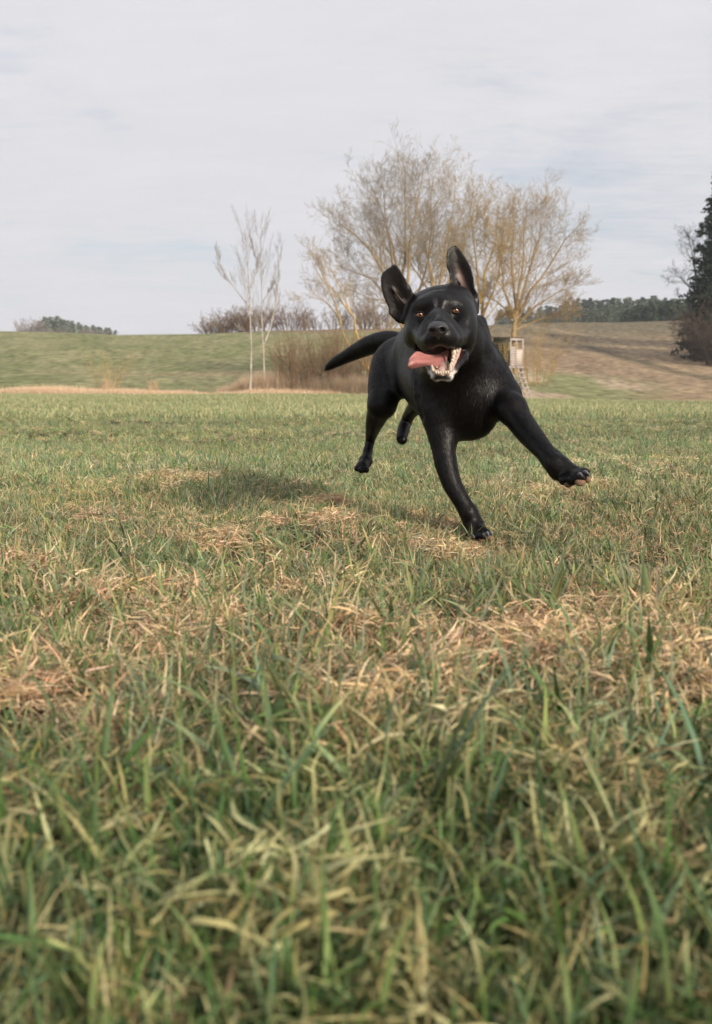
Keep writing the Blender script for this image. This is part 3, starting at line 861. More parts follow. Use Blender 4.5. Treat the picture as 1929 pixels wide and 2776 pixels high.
# trunk
dog.ell(K(735, 825, 2.74), (0.100, 0.22, 0.128), AX, 0.03, flow=back_ax, tag='body')
dog.ell(K(650, 790, 2.90), (0.092, 0.19, 0.106), AX, 0.04, flow=back_ax, tag='body')
dog.ell(K(520, 730, 3.06), (0.078, 0.13, 0.082), AX, 0.04, flow=back_ax, tag='body')
dog.ell(K(850, 900, 2.56), (0.092, 0.10, 0.112), AX, 0.04, flow=(0, 0, -1.), tag='chest')
dog.ell(K(845, 1020, 2.62), (0.046, 0.11, 0.048), AX, 0.04, flow=(0, 0.5, -1.), tag='chest')
# right shoulder and foreleg (standing)
chain([(655, 740, 2.64, 118), (655, 900, 2.56, 108), (690, 1060, 2.53, 88), (716, 1150, 2.52, 70)], 0.045, 'leg')
chain([(712, 1150, 2.52, 68), (727, 1270, 2.50, 66), (762, 1400, 2.48, 57), (822, 1510, 2.46, 50), (868, 1590, 2.455, 49), (895, 1650, 2.45, 46)], 0.02, 'leg')
ball(690, 1190, 2.58, 40, 0.02, (0, 0, -1.), 'leg')
chain([(890, 1650, 2.455, 50), (915, 1698, 2.42, 44)], 0.02, 'paw')
for tx, ty, tY, tr in ((868, 1702, 2.43, 24), (905, 1712, 2.40, 25), (940, 1708, 2.385, 25), (970, 1696, 2.39, 22)):
    dog.cap(K(tx * 0.5 + 905 * 0.5, ty - 30, tY + 0.03), K(tx, ty, tY), Kr(22, tY), Kr(tr, tY), 0.006, tag='paw')
# left shoulder and foreleg (stretched out, lifted)
chain([(920, 700, 2.66, 120), (985, 800, 2.58, 110), (1060, 905, 2.52, 92)], 0.045, 'leg')
chain([(1055, 930, 2.52, 95), (1105, 990, 2.47, 80), (1190, 1105, 2.40, 72), (1265, 1195, 2.33, 60), (1330, 1268, 2.29, 52), (1385, 1318, 2.27, 50)], 0.025, 'leg')
chain([(1340, 1280, 2.29, 52), (1372, 1340, 2.27, 46)], 0.02, 'leg')
chain([(1385, 1320, 2.27, 52), (1455, 1350, 2.245, 48)], 0.02, 'paw')
PAWC = (1400, 1335)
for tx, ty, tY, tr in ((1405, 1388, 2.235, 33), (1452, 1384, 2.21, 36), (1497, 1372, 2.20, 36), (1520, 1348, 2.215, 30)):
    dog.cap(K(tx * 0.55 + PAWC[0] * 0.45, ty * 0.6 + PAWC[1] * 0.4, tY + 0.03), K(tx, ty, tY), Kr(28, tY), Kr(tr, tY), 0.006, tag='paw')
ball(1100, 975, 2.46, 84, 0.02, (1, 0, -1.), 'leg')
ball(1352, 1290, 2.268, 50, 0.012, (1, 0, -1.), 'leg')
ball(862, 1572, 2.45, 47, 0.012, (0, 0, -1.), 'leg')
# chest fold between the legs, armpits
chain([(800, 1085, 2.56, 42), (880, 1030, 2.55, 52), (960, 965, 2.55, 42)], 0.035, 'chest')
# right hind leg
chain([(470, 690, 3.10, 95), (415, 730, 3.08, 105), (385, 860, 3.02, 98), (372, 955, 2.98, 78)], 0.04, 'leg')
chain([(365, 960, 2.98, 74), (330, 1050, 3.06, 54), (312, 1110, 3.13, 38), (300, 1165, 3.17, 27), (286, 1230, 3.15, 27), (275, 1280, 3.12, 30)], 0.02, 'leg')
chain([(275, 1285, 3.12, 34), (255, 1312, 3.08, 34)], 0.015, 'paw')
for tx, ty, tY in ((228, 1322, 3.07), (250, 1332, 3.055), (276, 1330, 3.06)):
    ball(tx, ty, tY, 19, 0.006, (0, -1., 0), 'paw')
# left hind leg, mostly behind the body
chain([(560, 740, 3.14, 92), (600, 850, 3.06, 90), (590, 930, 3.02, 60), (535, 1000, 3.12, 38), (508, 1050, 3.16, 33), (490, 1100, 3.14, 34), (480, 1150, 3.10, 30)], 0.03, 'leg')
ball(484, 1160, 3.09, 25, 0.01, (0, -1., 0), 'paw')
# tail
chain([(500, 610, 3.16, 44), (430, 590, 3.22, 46), (370, 596, 3.27, 50), (300, 620, 3.32, 52), (235, 650, 3.36, 45), (170, 683, 3.39, 36), (110, 715, 3.41, 29), (70, 740, 3.42, 20), (52, 756, 3.43, 9)], 0.02, 'tail')
# neck
chain([(760, 610, 2.46, 185), (780, 760, 2.58, 190)], 0.05, 'neck')
chain([(880, 520, 2.48, 62), (910, 600, 2.50, 66), (920, 720, 2.56, 90)], 0.03, 'neck')
chain([(925, 490, 2.50, 36), (938, 560, 2.52, 40)], 0.02, 'neck')
# withers and back line
chain([(720, 560, 2.66, 130), (560, 610, 2.95, 110)], 0.05, 'body')

# muscle lines: groove between the shoulders, edge of the shoulder over the ribs
_g = [K(820, 860, 2.48), K(838, 960, 2.455), K(815, 1060, 2.47)]
_h = [dog.hit(860 + cx / 2.1, 640 + cy / 2.1, 2.2, 3.2) for cx, cy in ((548, 700), (556, 820), (566, 930), (590, 1030))]
for a_, b_ in zip(_h[:-1], _h[1:]): dog.cap(a_ - [0, 0.002, 0], b_ - [0, 0.002, 0], 0.006, 0.006, 0.016, 's')
_h = [dog.hit(860 + cx / 2.1, 640 + cy / 2.1, 2.2, 3.2) for cx, cy in ((785, 1060), (782, 1130))]

# ---- head, from the closer crop
def hcap(a, b, k=0.012, tag='head'): dog.cap(H(*a[:3]), H(*b[:3]), Hr(a[3], a[2]), Hr(b[3], b[2]), k, tag=tag)
def hell(c, r, k=0.012, tag='head', flow=(0, 1., 0.2)): dog.ell(H(*c), (Hr(r[0], c[2]), r[2], Hr(r[1], c[2])), None, k, flow=np.array(flow), tag=tag)
hell((930, 965, 2.335), (405, 265, 0.085), 0.03, flow=(0, 1, 0.5))             # cranium
hcap((690, 865, 2.335, 135), (1150, 805, 2.335, 145), 0.03)
hcap((880, 830, 2.33, 130), (980, 815, 2.33, 130), 0.03)
hell((622, 1140, 2.315), (168, 225, 0.060), 0.02, flow=(-1, 1, -0.3))            # cheeks
hell((1195, 1130, 2.305), (174, 262, 0.063), 0.02, flow=(1, 1, -0.3))
hell((1200, 1320, 2.30), (135, 170, 0.05), 0.02, flow=(0.6, 1, -0.5))
hell((560, 1290, 2.32), (110, 130, 0.045), 0.02, flow=(-0.6, 1, -0.5))
hcap((878, 930, 2.270, 125), (884, 1170, 2.162, 148), 0.022)
hcap((800, 1120, 2.195, 92), (772, 1285, 2.192, 96), 0.02)
hcap((965, 1105, 2.190, 92), (1018, 1265, 2.185, 94), 0.02)                       # bridge of the muzzle
hell((888, 1250, 2.188), (216, 160, 0.070), 0.022, 'muzzle', flow=(0, 1, -0.2))   # muzzle block
hcap((772, 1340, 2.165, 102), (722, 1375, 2.25, 92), 0.025, 'muzzle')              # flews
hcap((1010, 1310, 2.155, 99), (1080, 1325, 2.225, 92), 0.025, 'muzzle')
hcap((1085, 1320, 2.225, 88), (1170, 1330, 2.27, 82), 0.02, 'muzzle')
hcap((800, 1320, 2.140, 76), (965, 1300, 2.138, 78), 0.022, 'muzzle')              # front lip
hcap((620, 890, 2.280, 50), (745, 850, 2.282, 46), 0.03)                           # brows
hcap((840, 760, 2.285, 50), (800, 860, 2.262, 42), 0.012)
hcap((930, 755, 2.285, 50), (955, 850, 2.262, 42), 0.012)
# sockets
def hollow(p, q, r0, r1, sink):
    a = dog.hit(1000 + p[0] / 4.694, 640 + p[1] / 4.694, 2.1, 2.4); b = dog.hit(1000 + q[0] / 4.694, 640 + q[1] / 4.694, 2.1, 2.4)
    return a - [0, sink[0], 0], b - [0, sink[1], 0], r0, r1
hs = [hollow((655, 1000), (742, 955), 0.0100, 0.0120, (0.0040, 0.0050)), hollow((1098, 955), (1008, 925), 0.0100, 0.0120, (0.0040, 0.0050)),
      hollow((735, 1060), (690, 1160), 0.009, 0.008, (0.005, 0.005)), hollow((1055, 1060), (1120, 1150), 0.009, 0.008, (0.005, 0.005))]
for h_ in hs: dog.cap(*h_, 0.026, 's')
dog.ell(H(880, 800, 2.245), (0.003, 0.010, 0.018), None, 0.012, 's')
hcap((1190, 1190, 2.262, 85), (1060, 1290, 2.190, 80), 0.025)
hcap((620, 1200, 2.275, 75), (730, 1300, 2.200, 80), 0.025)
hcap((1050, 1120, 2.225, 45), (960, 1180, 2.170, 70), 0.02)
hcap((720, 1140, 2.230, 42), (790, 1190, 2.175, 65), 0.02)
# lower jaw
hcap((1235, 1400, 2.31, 80), (1190, 1560, 2.255, 60), 0.015, 'jaw')
hcap((1190, 1560, 2.255, 60), (1080, 1690, 2.205, 44), 0.012, 'jaw')
hcap((1080, 1690, 2.205, 42), (1010, 1790, 2.175, 46), 0.012, 'chin')
hcap((1010, 1790, 2.175, 46), (850, 1785, 2.175, 46), 0.012, 'chin')
hcap((850, 1785, 2.175, 46), (800, 1720, 2.205, 34), 0.012, 'chin')
hcap((800, 1720, 2.205, 34), (640, 1500, 2.32, 60), 0.015, 'jaw')
hcap((930, 1760, 2.205, 60), (930, 1640, 2.32, 130), 0.015, 'jaw')

# ears: curved shells inside a traced outline
def inside_dist(px, py, poly):
    P = np.asarray(poly, float); n = len(P); d = np.full(px.shape, 1e9); ins = np.zeros(px.shape, bool)
    for i in range(n):
        a = P[i]; b = P[(i + 1) % n]; e = b - a; wx, wy = px - a[0], py - a[1]
        t = np.clip((wx * e[0] + wy * e[1]) / (e @ e), 0, 1)
        d = np.minimum(d, (wx - t * e[0]) ** 2 + (wy - t * e[1]) ** 2)
        c = ((a[1] > py) != (b[1] > py)) & (px < (b[0] - a[0]) * (py - a[1]) / (b[1] - a[1] + 1e-12) + a[0])
        ins ^= c
    return np.where(ins, -1, 1) * np.sqrt(d)
def ear(poly, surf, Yc, th, tag):
    P = [(1000 + x / 4.694, 640 + y / 4.694) for x, y in poly]
    P = np.array(P); pxm = Yc / FPX
    pts = np.array([pix(x, y, Yc) for x, y in P])
    def fn(Q):
        px, py = to_pix(Q)
        d2 = inside_dist(px, py, P) * pxm
        hx, hy = (px - 1000) * 4.694, (py - 640) * 4.694
        t = th * (0.55 + 0.45 * np.clip(-d2 / 0.02, 0, 1))
        dy = np.abs(Q[:, 1] - surf(hx, hy, -d2)) - t
        r = 0.0025
        a = np.maximum(d2 + r, 0); b = np.maximum(dy + r, 0)
        return np.sqrt(a * a + b * b) + np.minimum(np.maximum(d2 + r, dy + r), 0) - r
    lo = pts.min(0); hi = pts.max(0); lo[1] -= 0.05; hi[1] += 0.06
    dog.custom(fn, lo, hi, 0.008, flow=np.array([0.0, 0, 1.0]), tag=tag)
EARL = [(325, 355), (262, 392), (168, 460), (143, 540), (148, 640), (178, 770), (212, 850), (238, 900), (250, 990), (300, 1050), (360, 1105), (450, 1130), (520, 1050), (530, 900), (575, 760), (535, 650), (492, 590), (440, 490), (392, 415), (352, 366)]
EARR = [(1095, 120), (1040, 135), (998, 180), (974, 260), (982, 400), (1012, 460), (1020, 560), (1008, 640), (1060, 740), (1180, 900), (1290, 980), (1380, 960), (1392, 850), (1390, 740), (1350, 660), (1332, 520), (1302, 400), (1252, 300), (1185, 200), (1132, 130)]
def surfL(x, y, d):
    # concave cup: deepest a little inside the middle, rim rolled forward on the outer edge
    u = np.clip((y - 355) / 750, 0, 1); cxm = 250 + 200 * u; w = (x - cxm) / 190
    return 2.330 + 0.020 * np.exp(-w ** 2 * 1.2) * (0.4 + u) - 0.006 * w + 0.012 * u - 0.010 * np.exp(-((x - 470) / 50) ** 2 - ((y - 700) / 130) ** 2)
def surfR(x, y, d):
    u = np.clip((y - 120) / 780, 0, 1); cxm = 1090 + 150 * u; w = (x - cxm) / 150
    return 2.345 + 0.022 * np.exp(-w ** 2 * 1.2) * (0.4 + u) - 0.004 * w - 0.012 * np.clip(-w, 0, 1) * (1 - u)
ear(EARL, surfL, 2.34, 0.0042, 'ear')
ear(EARR, surfR, 2.35, 0.0042, 'ear')
# folds at the foot of the ears
hcap((480, 880, 2.345, 26), (420, 1060, 2.352, 34), 0.016, 'ear')
hcap((290, 660, 2.345, 9), (440, 850, 2.340, 14), 0.008, 'ear')
hcap((1120, 520, 2.36, 9), (1270, 800, 2.35, 14), 0.008, 'ear')
hcap((1040, 640, 2.335, 36), (1170, 720, 2.325, 36), 0.012, 'ear')
hcap((1352, 820, 2.350, 24), (1345, 960, 2.35, 36), 0.016, 'ear')
# mouth opening under the upper lip: scoop upwards and back
dog.cap(H(905, 1500, 2.12), H(905, 1490, 2.30), Hr(95, 2.2), Hr(85, 2.2), 0.008, 's')
dog.cap(H(1040, 1500, 2.14), H(1060, 1490, 2.28), Hr(62, 2.2), Hr(50, 2.2), 0.008, 's')
dog.cap(H(760, 1560, 2.12), H(760, 1560, 2.28), Hr(75, 2.2), Hr(60, 2.2), 0.008, 's')
dog.cap(H(940, 1620, 2.14), H(930, 1560, 2.30), Hr(75, 2.2), Hr(80, 2.2), 0.01, 's')

Vd, Fd = dog.mesh(0.0026)
print('dog verts', len(Vd))
# one light smoothing pass
def laplace(V, F, it=1, w=0.5):
    e = np.concatenate([F[:, [0, 1]], F[:, [1, 2]], F[:, [2, 3]], F[:, [3, 0]]])
    for _ in range(it):
        acc = np.zeros_like(V); cnt = np.zeros(len(V))
        for c in range(3): acc[:, c] = np.bincount(e[:, 0], V[e[:, 1], c], len(V)) + np.bincount(e[:, 1], V[e[:, 0], c], len(V))
        cnt = np.bincount(e.ravel(), minlength=len(V))
        V = V * (1 - w) + w * acc / np.maximum(cnt, 1)[:, None]
    return V
Vd = laplace(Vd, Fd, 2, 0.5)
def vnormals(V, F):
    n = np.cross(V[F[:, 2]] - V[F[:, 0]], V[F[:, 3]] - V[F[:, 1]])
    N = np.zeros_like(V)
    for k in range(4):
        for c in range(3): N[:, c] += np.bincount(F[:, k], n[:, c], len(V))
    return unit(N)
Nd = vnormals(Vd, Fd)
_, dsd = dog.eval(Vd, True)
tags = [p.tag for p in dog.p]
flow = np.zeros_like(Vd); wsum = np.zeros(len(Vd)); best = np.full(len(Vd), 9.0); btag = np.zeros(len(Vd), int)
TG = ['body', 'chest', 'leg', 'paw', 'tail', 'neck', 'head', 'muzzle', 'jaw', 'chin', 'ear']
for p, e in zip(dog.p, dsd):
    if p.op != 'u': continue
    w = np.exp(-np.clip(e, -0.01, 1) / 0.008)
    flow += w[:, None] * (p.flow(Vd) if callable(p.flow) else unit(np.asarray(p.flow, float)))
    m = e < best; best[m] = e[m]; btag[m] = TG.index(p.tag)
hx, hy = to_pix(Vd); HXc = (hx - 1000) * 4.694; HYc = (hy - 640) * 4.694
col = np.tile(np.array([0.0036, 0.0032, 0.0032]), (len(Vd), 1)); rough = np.full(len(Vd), 0.44)
def paint(mask, c):
    global col
    col = col * (1 - mask[:, None]) + np.asarray(c) * mask[:, None]
isear = (btag == TG.index('ear')) * (Nd[:, 1] < -0.15)
g2 = lambda x0, y0, sx, sy, th=0: np.exp(-((((HXc - x0) * math.cos(th) + (HYc - y0) * math.sin(th)) / sx) ** 2 + ((-(HXc - x0) * math.sin(th) + (HYc - y0) * math.cos(th)) / sy) ** 2))
paint(isear * 0.6, (0.017, 0.0135, 0.0125))
paint(np.clip(isear * g2(400, 780, 95, 42, math.radians(62)) * 1.2, 0, 1), (0.08, 0.058, 0.050))  # highlight inside the left ear, painted into the colour
paint(np.clip(isear * (g2(1180, 560, 150, 34, math.radians(68)) + g2(1250, 720, 80, 38, math.radians(60))) * 1.3, 0, 1), (0.17, 0.115, 0.10))  # pale pink skin of the right ear, painted highlight included
chin = ((btag == TG.index('chin')) * 1.0)
nz_ = fbm(HXc / 14, HYc / 14, 5, 3)
paint(np.clip(chin * (1.2 * g2(930, 1735, 175, 30) + g2(795, 1770, 30, 45) + g2(1065, 1760, 30, 60) + 1.3 * g2(930, 1855, 120, 22)) * (0.35 + nz_) * 1.5, 0, 0.95), (0.62, 0.58, 0.54))
lip = np.clip((btag == TG.index('jaw')) * (Nd[:, 0] < 0.2) * g2(1130, 1500, 45, 130, math.radians(15)) * 1.4, 0, 1)
paint(lip, (0.09, 0.026, 0.024))
# inside of the mouth
mouth = ((HXc > 640) & (HXc < 1130) & (HYc > 1400) & (HYc < 1720) & (Vd[:, 1] > 2.19) & (btag != TG.index('chin')) & (Nd[:, 1] < 0.6)) * 1.0
paint(mouth * 0.85, (0.045, 0.012, 0.012))

# coat material
coat, cn, cl = new_mat('black_coat')
out = cn.new('ShaderNodeOutputMaterial'); pb = cn.new('ShaderNodeBsdfPrincipled'); cl.new(pb.outputs[0], out.inputs[0])
at = cn.new('ShaderNodeAttribute'); at.attribute_name = 'col'
tcn = cn.new('ShaderNodeTexCoord'); nz = cn.new('ShaderNodeTexNoise'); nz.inputs['Scale'].default_value = 260; nz.inputs['Detail'].default_value = 3
cl.new(tcn.outputs['Object'], nz.inputs['Vector'])
nb = cn.new('ShaderNodeTexNoise'); nb.inputs['Scale'].default_value = 14; nb.inputs['Detail'].default_value = 3; cl.new(tcn.outputs['Object'], nb.inputs['Vector'])
bp = cn.new('ShaderNodeBump'); bp.inputs['Strength'].default_value = 0.35; bp.inputs['Distance'].default_value = 0.002; cl.new(nz.outputs[0], bp.inputs['Height'])
nm2 = cn.new('ShaderNodeTexNoise'); nm2.inputs['Scale'].default_value = 26; nm2.inputs['Detail'].default_value = 2; cl.new(tcn.outputs['Object'], nm2.inputs['Vector'])
bp2 = cn.new('ShaderNodeBump'); bp2.inputs['Strength'].default_value = 0.30; bp2.inputs['Distance'].default_value = 0.012; cl.new(nm2.outputs[0], bp2.inputs['Height']); cl.new(bp2.outputs[0], bp.inputs['Normal'])
cl.new(bp.outputs[0], pb.inputs['Normal']); cl.new(at.outputs['Color'], pb.inputs['Base Color'])
mr = cn.new('ShaderNodeMapRange'); mr.inputs['To Min'].default_value = 0.34; mr.inputs['To Max'].default_value = 0.52; mr.inputs['From Min'].default_value = 0.35; mr.inputs['From Max'].default_value = 0.65
cl.new(nb.outputs[0], mr.inputs[0]); cl.new(mr.outputs[0], pb.inputs['Roughness'])
pb.inputs['Specular IOR Level'].default_value = 0.34
labrador = obj_from('dog', Vd, Fd, coat, smooth=True)
tag(labrador, 'black labrador leaping towards the viewer over the grass, ears up and tongue out', 'dog')
set_col(labrador.data, col)

# hair: slivers lying along the coat
def fur(n, seed, lm=1.0, wm=1.0, jit=0.10, brown=0.0):
    r = np.random.default_rng(seed)
    T0 = Vd[Fd[:, 0]]; ar = np.linalg.norm(np.cross(Vd[Fd[:, 2]] - T0, Vd[Fd[:, 3]] - Vd[Fd[:, 1]]), axis=1)
    f = r.choice(len(Fd), n, p=ar / ar.sum())
    w = r.dirichlet([1, 1, 1, 1], n)
    P = (Vd[Fd[f]] * w[:, :, None]).sum(1); N = unit((Nd[Fd[f]] * w[:, :, None]).sum(1)); v0 = Fd[f, 0]
    fl = flow[v0] + r.normal(0, 0.10, (n, 3)) * np.linalg.norm(flow[v0], axis=1, keepdims=True)
    D = unit(fl - (fl * N).sum(1, keepdims=True) * N)
    tg_ = btag[v0]
    Lm = np.array([0.0085, 0.0095, 0.008, 0.005, 0.012, 0.0095, 0.0045, 0.0026, 0.005, 0.004, 0.0045])[tg_] * (0.6 + 0.8 * r.random(n)) * lm
    lift = np.array([0.10, 0.13, 0.13, 0.18, 0.22, 0.14, 0.09, 0.1, 0.15, 0.5, 0.12])[tg_] * (0.4 + 1.2 * r.random(n))
    keep = ((tg_ < 6) | (r.random(n) < 0.45)) & (mouth[v0] < 0.5) & (lip[v0] < 0.3) & (isear[v0] < 0.5)
    P, N, D, Lm, lift, v0 = P[keep], N[keep], D[keep], Lm[keep], lift[keep], v0[keep]; n = len(P)
    W = np.cross(N, D); wd = 0.00022 * wm * (0.7 + 0.8 * r.random((n, 1)))
    roll = r.normal(0, 0.18, (n, 1)); W = unit(W + N * roll)
    b0 = P - N * 0.0006; md = P + D * (Lm * 0.55)[:, None] + N * (Lm * lift * 0.6)[:, None]; tp = P + D * Lm[:, None] + N * (Lm * lift * 0.8)[:, None]
    Vv = np.stack([b0 - W * wd, b0 + W * wd, md + W * wd * 0.8, md - W * wd * 0.8, tp], 1).reshape(-1, 3)
    i = np.arange(n)[:, None] * 5
    F = np.concatenate([i + [0, 2, 1], i + [0, 3, 2], i + [3, 4, 2]])
    c = col[v0] * (0.7 + 0.8 * r.random((n, 1)))
    sheen_tint = np.array([0.4, 1.0, 0.9, 0.5, 0.3, 0.8, 0.3, 0.25, 0, 0, 0])[btag[v0]]
    c = c + ((brown * 0.7) * sheen_tint * r.random(n) ** 2)[:, None] * np.array([0.034, 0.022, 0.015])  # brown sheen of chest and legs put into the hair colour
    return Vv, F, c.repeat(5, 0), unit(N + W * r.normal(0, jit, (n, 1)) + D * r.normal(0, jit * 0.6, (n, 1))).repeat(5, 0)
hair_m, hn, hl_ = new_mat('black_hair')
out = hn.new('ShaderNodeOutputMaterial'); hb_ = hn.new('ShaderNodeBsdfPrincipled'); hl_.new(hb_.outputs[0], out.inputs[0])
at = hn.new('ShaderNodeAttribute'); at.attribute_name = 'col'; hl_.new(at.outputs['Color'], hb_.inputs['Base Color'])
hb_.inputs['Roughness'].default_value = 0.40; hb_.inputs['Specular IOR Level'].default_value = 0.22
Vv, Ff, cc, nn = fur(230000, 8)
V2, F2, c2, n2 = fur(60000, 9, 1.3, 1.6, 0.20, 0.55)
Ff = np.concatenate([Ff, F2 + len(Vv)]); Vv = np.concatenate([Vv, V2]); cc = np.concatenate([cc, c2]); nn = np.concatenate([nn, n2])
fur_o = obj_from('fur', Vv, Ff, hair_m, labrador, smooth=True); fur_o.data.normals_split_custom_set_from_vertices(nn.astype(np.float32)); set_col(fur_o.data, cc); fur_o['kind'] = 'stuff'

# ---- small parts
def uv_ball(r, seg=24, ring=14, squash=(1, 1, 1)):
    V = []; F = []
    for i in range(ring + 1):
        a = math.pi * i / ring
        for j in range(seg):
            b = 2 * math.pi * j / seg; V.append((r * math.sin(a) * math.cos(b) * squash[0], r * math.sin(a) * math.sin(b) * squash[1], r * math.cos(a) * squash[2]))
    for i in range(ring):
        for j in range(seg): F.append((i * seg + j, (i + 1) * seg + j, (i + 1) * seg + (j + 1) % seg, i * seg + (j + 1) % seg))
    return np.array(V), np.array(F)
lid_m = simple_mat('eyelid_skin', (0.006, 0.005, 0.005), 0.6, 0.1, 300, 0, 0.2)
eye_m, en, el = new_mat('amber_eye')
out = en.new('ShaderNodeOutputMaterial'); eb = en.new('ShaderNodeBsdfPrincipled'); el.new(eb.outputs[0], out.inputs[0])
et = en.new('ShaderNodeTexCoord'); es = en.new('ShaderNodeVectorMath'); es.operation = 'DOT_PRODUCT'; es.inputs[1].default_value = (0, -1, 0)
en_ = en.new('ShaderNodeVectorMath'); en_.operation = 'NORMALIZE'; el.new(et.outputs['Object'], en_.inputs[0]); el.new(en_.outputs[0], es.inputs[0])
cr = en.new('ShaderNodeValToRGB'); el.new(es.outputs['Value'], cr.inputs[0])
cr.color_ramp.elements[0].position = 0.0; cr.color_ramp.elements[0].color = (0.02, 0.01, 0.008, 1)
for p_, c_ in ((0.66, (0.02, 0.01, 0.008)), (0.72, (0.14, 0.045, 0.012)), (0.80, (0.27, 0.092, 0.022)), (0.935, (0.17, 0.05, 0.012)), (0.962, (0.004, 0.004, 0.004))):
    e_ = cr.color_ramp.elements.new(p_); e_.color = (*c_, 1)
cr.color_ramp.elements[-1].color = (0.003, 0.003, 0.003, 1)
el.new(cr.outputs[0], eb.inputs['Base Color']); eb.inputs['Roughness'].default_value = 0.06; eb.inputs['Coat Weight'].default_value = 1.0; eb.inputs['Coat Roughness'].default_value = 0.03
EV, EF = uv_ball(0.0098, 32, 20)
for cx, cy, w in ((645, 1000, 0.0), (1103, 950, 0.0)):
    fx_, fy_ = 1000 + cx / 4.694, 640 + cy / 4.694
    hp = dog.hit(fx_, fy_, 2.1, 2.4)
    e = obj_from('eye', EV, EF, eye_m, labrador, smooth=True)
    e.location = hp + np.array([0, 0.0098 - 0.0042, 0])
    e.rotation_euler = (math.radians(-2), 0, math.radians(3 if cx < 900 else 6))
    for sgn in (1, -1):     # lids
        a = np.linspace(math.radians(12), math.radians(168), 13)
        ctr = e.location
        pts = np.array([[math.cos(t) * 0.0103, -0.0045 - 0.0048 * math.sin(t), sgn * (0.0056 if sgn > 0 else 0.0054) * math.sin(t) ** 0.8] for t in a]) + np.array(ctr)
        Vt_, Ft_ = tubes(pts[None], (np.sin(a) ** 0.4 * (0.0021 if sgn > 0 else 0.0017))[None], 8)
        lid = obj_from('eyelid', Vt_, Ft_, lid_m, labrador, smooth=True); set_col(lid.data, np.tile([0.010, 0.009, 0.009], (len(Vt_), 1)))

def sub_mesh(name, model, h, mat, ratio=4, it=1):
    V, F = model.mesh(h, ratio); V = laplace(V, F, it)
    return obj_from(name, V, F, mat, labrador, smooth=True)
nose_m = simple_mat('nose_leather', (0.028, 0.027, 0.030), 0.42, 0.25, 700, 0.5, 0.5)
[n for n in nose_m.node_tree.nodes if n.type == 'BUMP'][0].inputs['Distance'].default_value = 0.0006
nm = Model(); sv = dog; dog = nm
hell((880, 1172, 2.092), (124, 70, 0.021), 0.008)
hcap((800, 1205, 2.092, 42), (815, 1235, 2.094, 34), 0.008)
hcap((950, 1200, 2.090, 46), (940, 1238, 2.094, 34), 0.008)
hcap((880, 1180, 2.086, 40), (880, 1290, 2.100, 22), 0.006)
hell((868, 1130, 2.104), (105, 42, 0.018), 0.008)
dog.ell(H(808, 1206, 2.070), (Hr(47, 2.1), 0.020, Hr(38, 2.1)), None, 0.003, 's'); dog.ell(H(938, 1194, 2.068), (Hr(47, 2.1), 0.020, Hr(39, 2.1)), None, 0.003, 's')
dog.cap(H(790, 1232, 2.07), H(768, 1240, 2.08), 0.0018, 0.0012, 0.002, 's'); dog.cap(H(955, 1226, 2.07), H(985, 1222, 2.08), 0.0018, 0.0012, 0.002, 's')
dog.cap(H(878, 1210, 2.066), H(880, 1300, 2.082), 0.0010, 0.0010, 0.002, 's')
dog = sv
sub_mesh('nose', nm, 0.0009, nose_m)
# tongue: a thick ribbon sheet from the throat out over the left lip
tong_m = simple_mat('tongue', (0.38, 0.155, 0.14), 0.40, 0.15, 120, 0.25, 0.5)
tb = [n for n in tong_m.node_tree.nodes if n.type == 'BSDF_PRINCIPLED'][0]; tb.inputs['Subsurface Weight'].default_value = 0.25; tb.inputs['Subsurface Radius'].default_value = (0.006, 0.002, 0.0015); tb.inputs['Subsurface Scale'].default_value = 0.5
[n for n in tong_m.node_tree.nodes if n.type == 'BUMP'][0].inputs['Distance'].default_value = 0.001
rows = [  # upper edge point, lower edge point (crop px, depth), along the tongue
 ((1015, 1425, 2.265), (960, 1700, 2.235)), ((965, 1455, 2.235), (905, 1700, 2.205)), ((905, 1487, 2.205), (850, 1672, 2.178)),
 ((845, 1505, 2.180), (790, 1652, 2.155)), ((775, 1512, 2.155), (720, 1655, 2.132)), ((705, 1496, 2.138), (650, 1668, 2.115)),
 ((650, 1470, 2.128), (590, 1682, 2.105)), ((600, 1468, 2.120), (545, 1688, 2.100)), ((555, 1510, 2.114), (510, 1692, 2.098)), ((505, 1580, 2.106), (488, 1696, 2.098))]
NA, NB_ = 28, 15
rt = np.linspace(0, len(rows) - 1, NA); U0 = np.array([[np.interp(t, range(len(rows)), [r_[s][c] for r_ in rows]) for c in range(3)] for t in rt for s in (0,)]); U1 = np.array([[np.interp(t, range(len(rows)), [r_[1][c] for r_ in rows]) for c in range(3)] for t in rt])
gridp = np.zeros((NA, NB_, 3))
for i in range(NA):
    f = rt[i] / (len(rows) - 1)
    for j in range(NB_):
        v = j / (NB_ - 1); q_ = U0[i] * (1 - v) + U1[i] * v
        on = smooth01((f - 0.22) / 0.3)
        groove = 0.007 * math.exp(-((v - 0.28) / 0.22) ** 2)
        fold = -0.007 * math.exp(-((v - 0.60) / 0.13) ** 2) * on + 0.013 * smooth01((v - 0.62) / 0.38) * on
        gridp[i, j] = H(q_[0], q_[1], q_[2] + groove + fold + 0.003 * math.sin(f * 5.0))
gf = np.stack([np.arange(NA * NB_).reshape(NA, NB_)[:-1, :-1], np.arange(NA * NB_).reshape(NA, NB_)[1:, :-1], np.arange(NA * NB_).reshape(NA, NB_)[1:, 1:], np.arange(NA * NB_).reshape(NA, NB_)[:-1, 1:]], -1).reshape(-1, 4)
gv = gridp.reshape(-1, 3); gN = vnormals(gv, gf); gN *= np.sign(-gN[:, 1:2].mean())
vv = np.tile(np.linspace(0, 1, NB_), NA); ff_ = np.repeat(np.linspace(0, 1, NA), NB_)
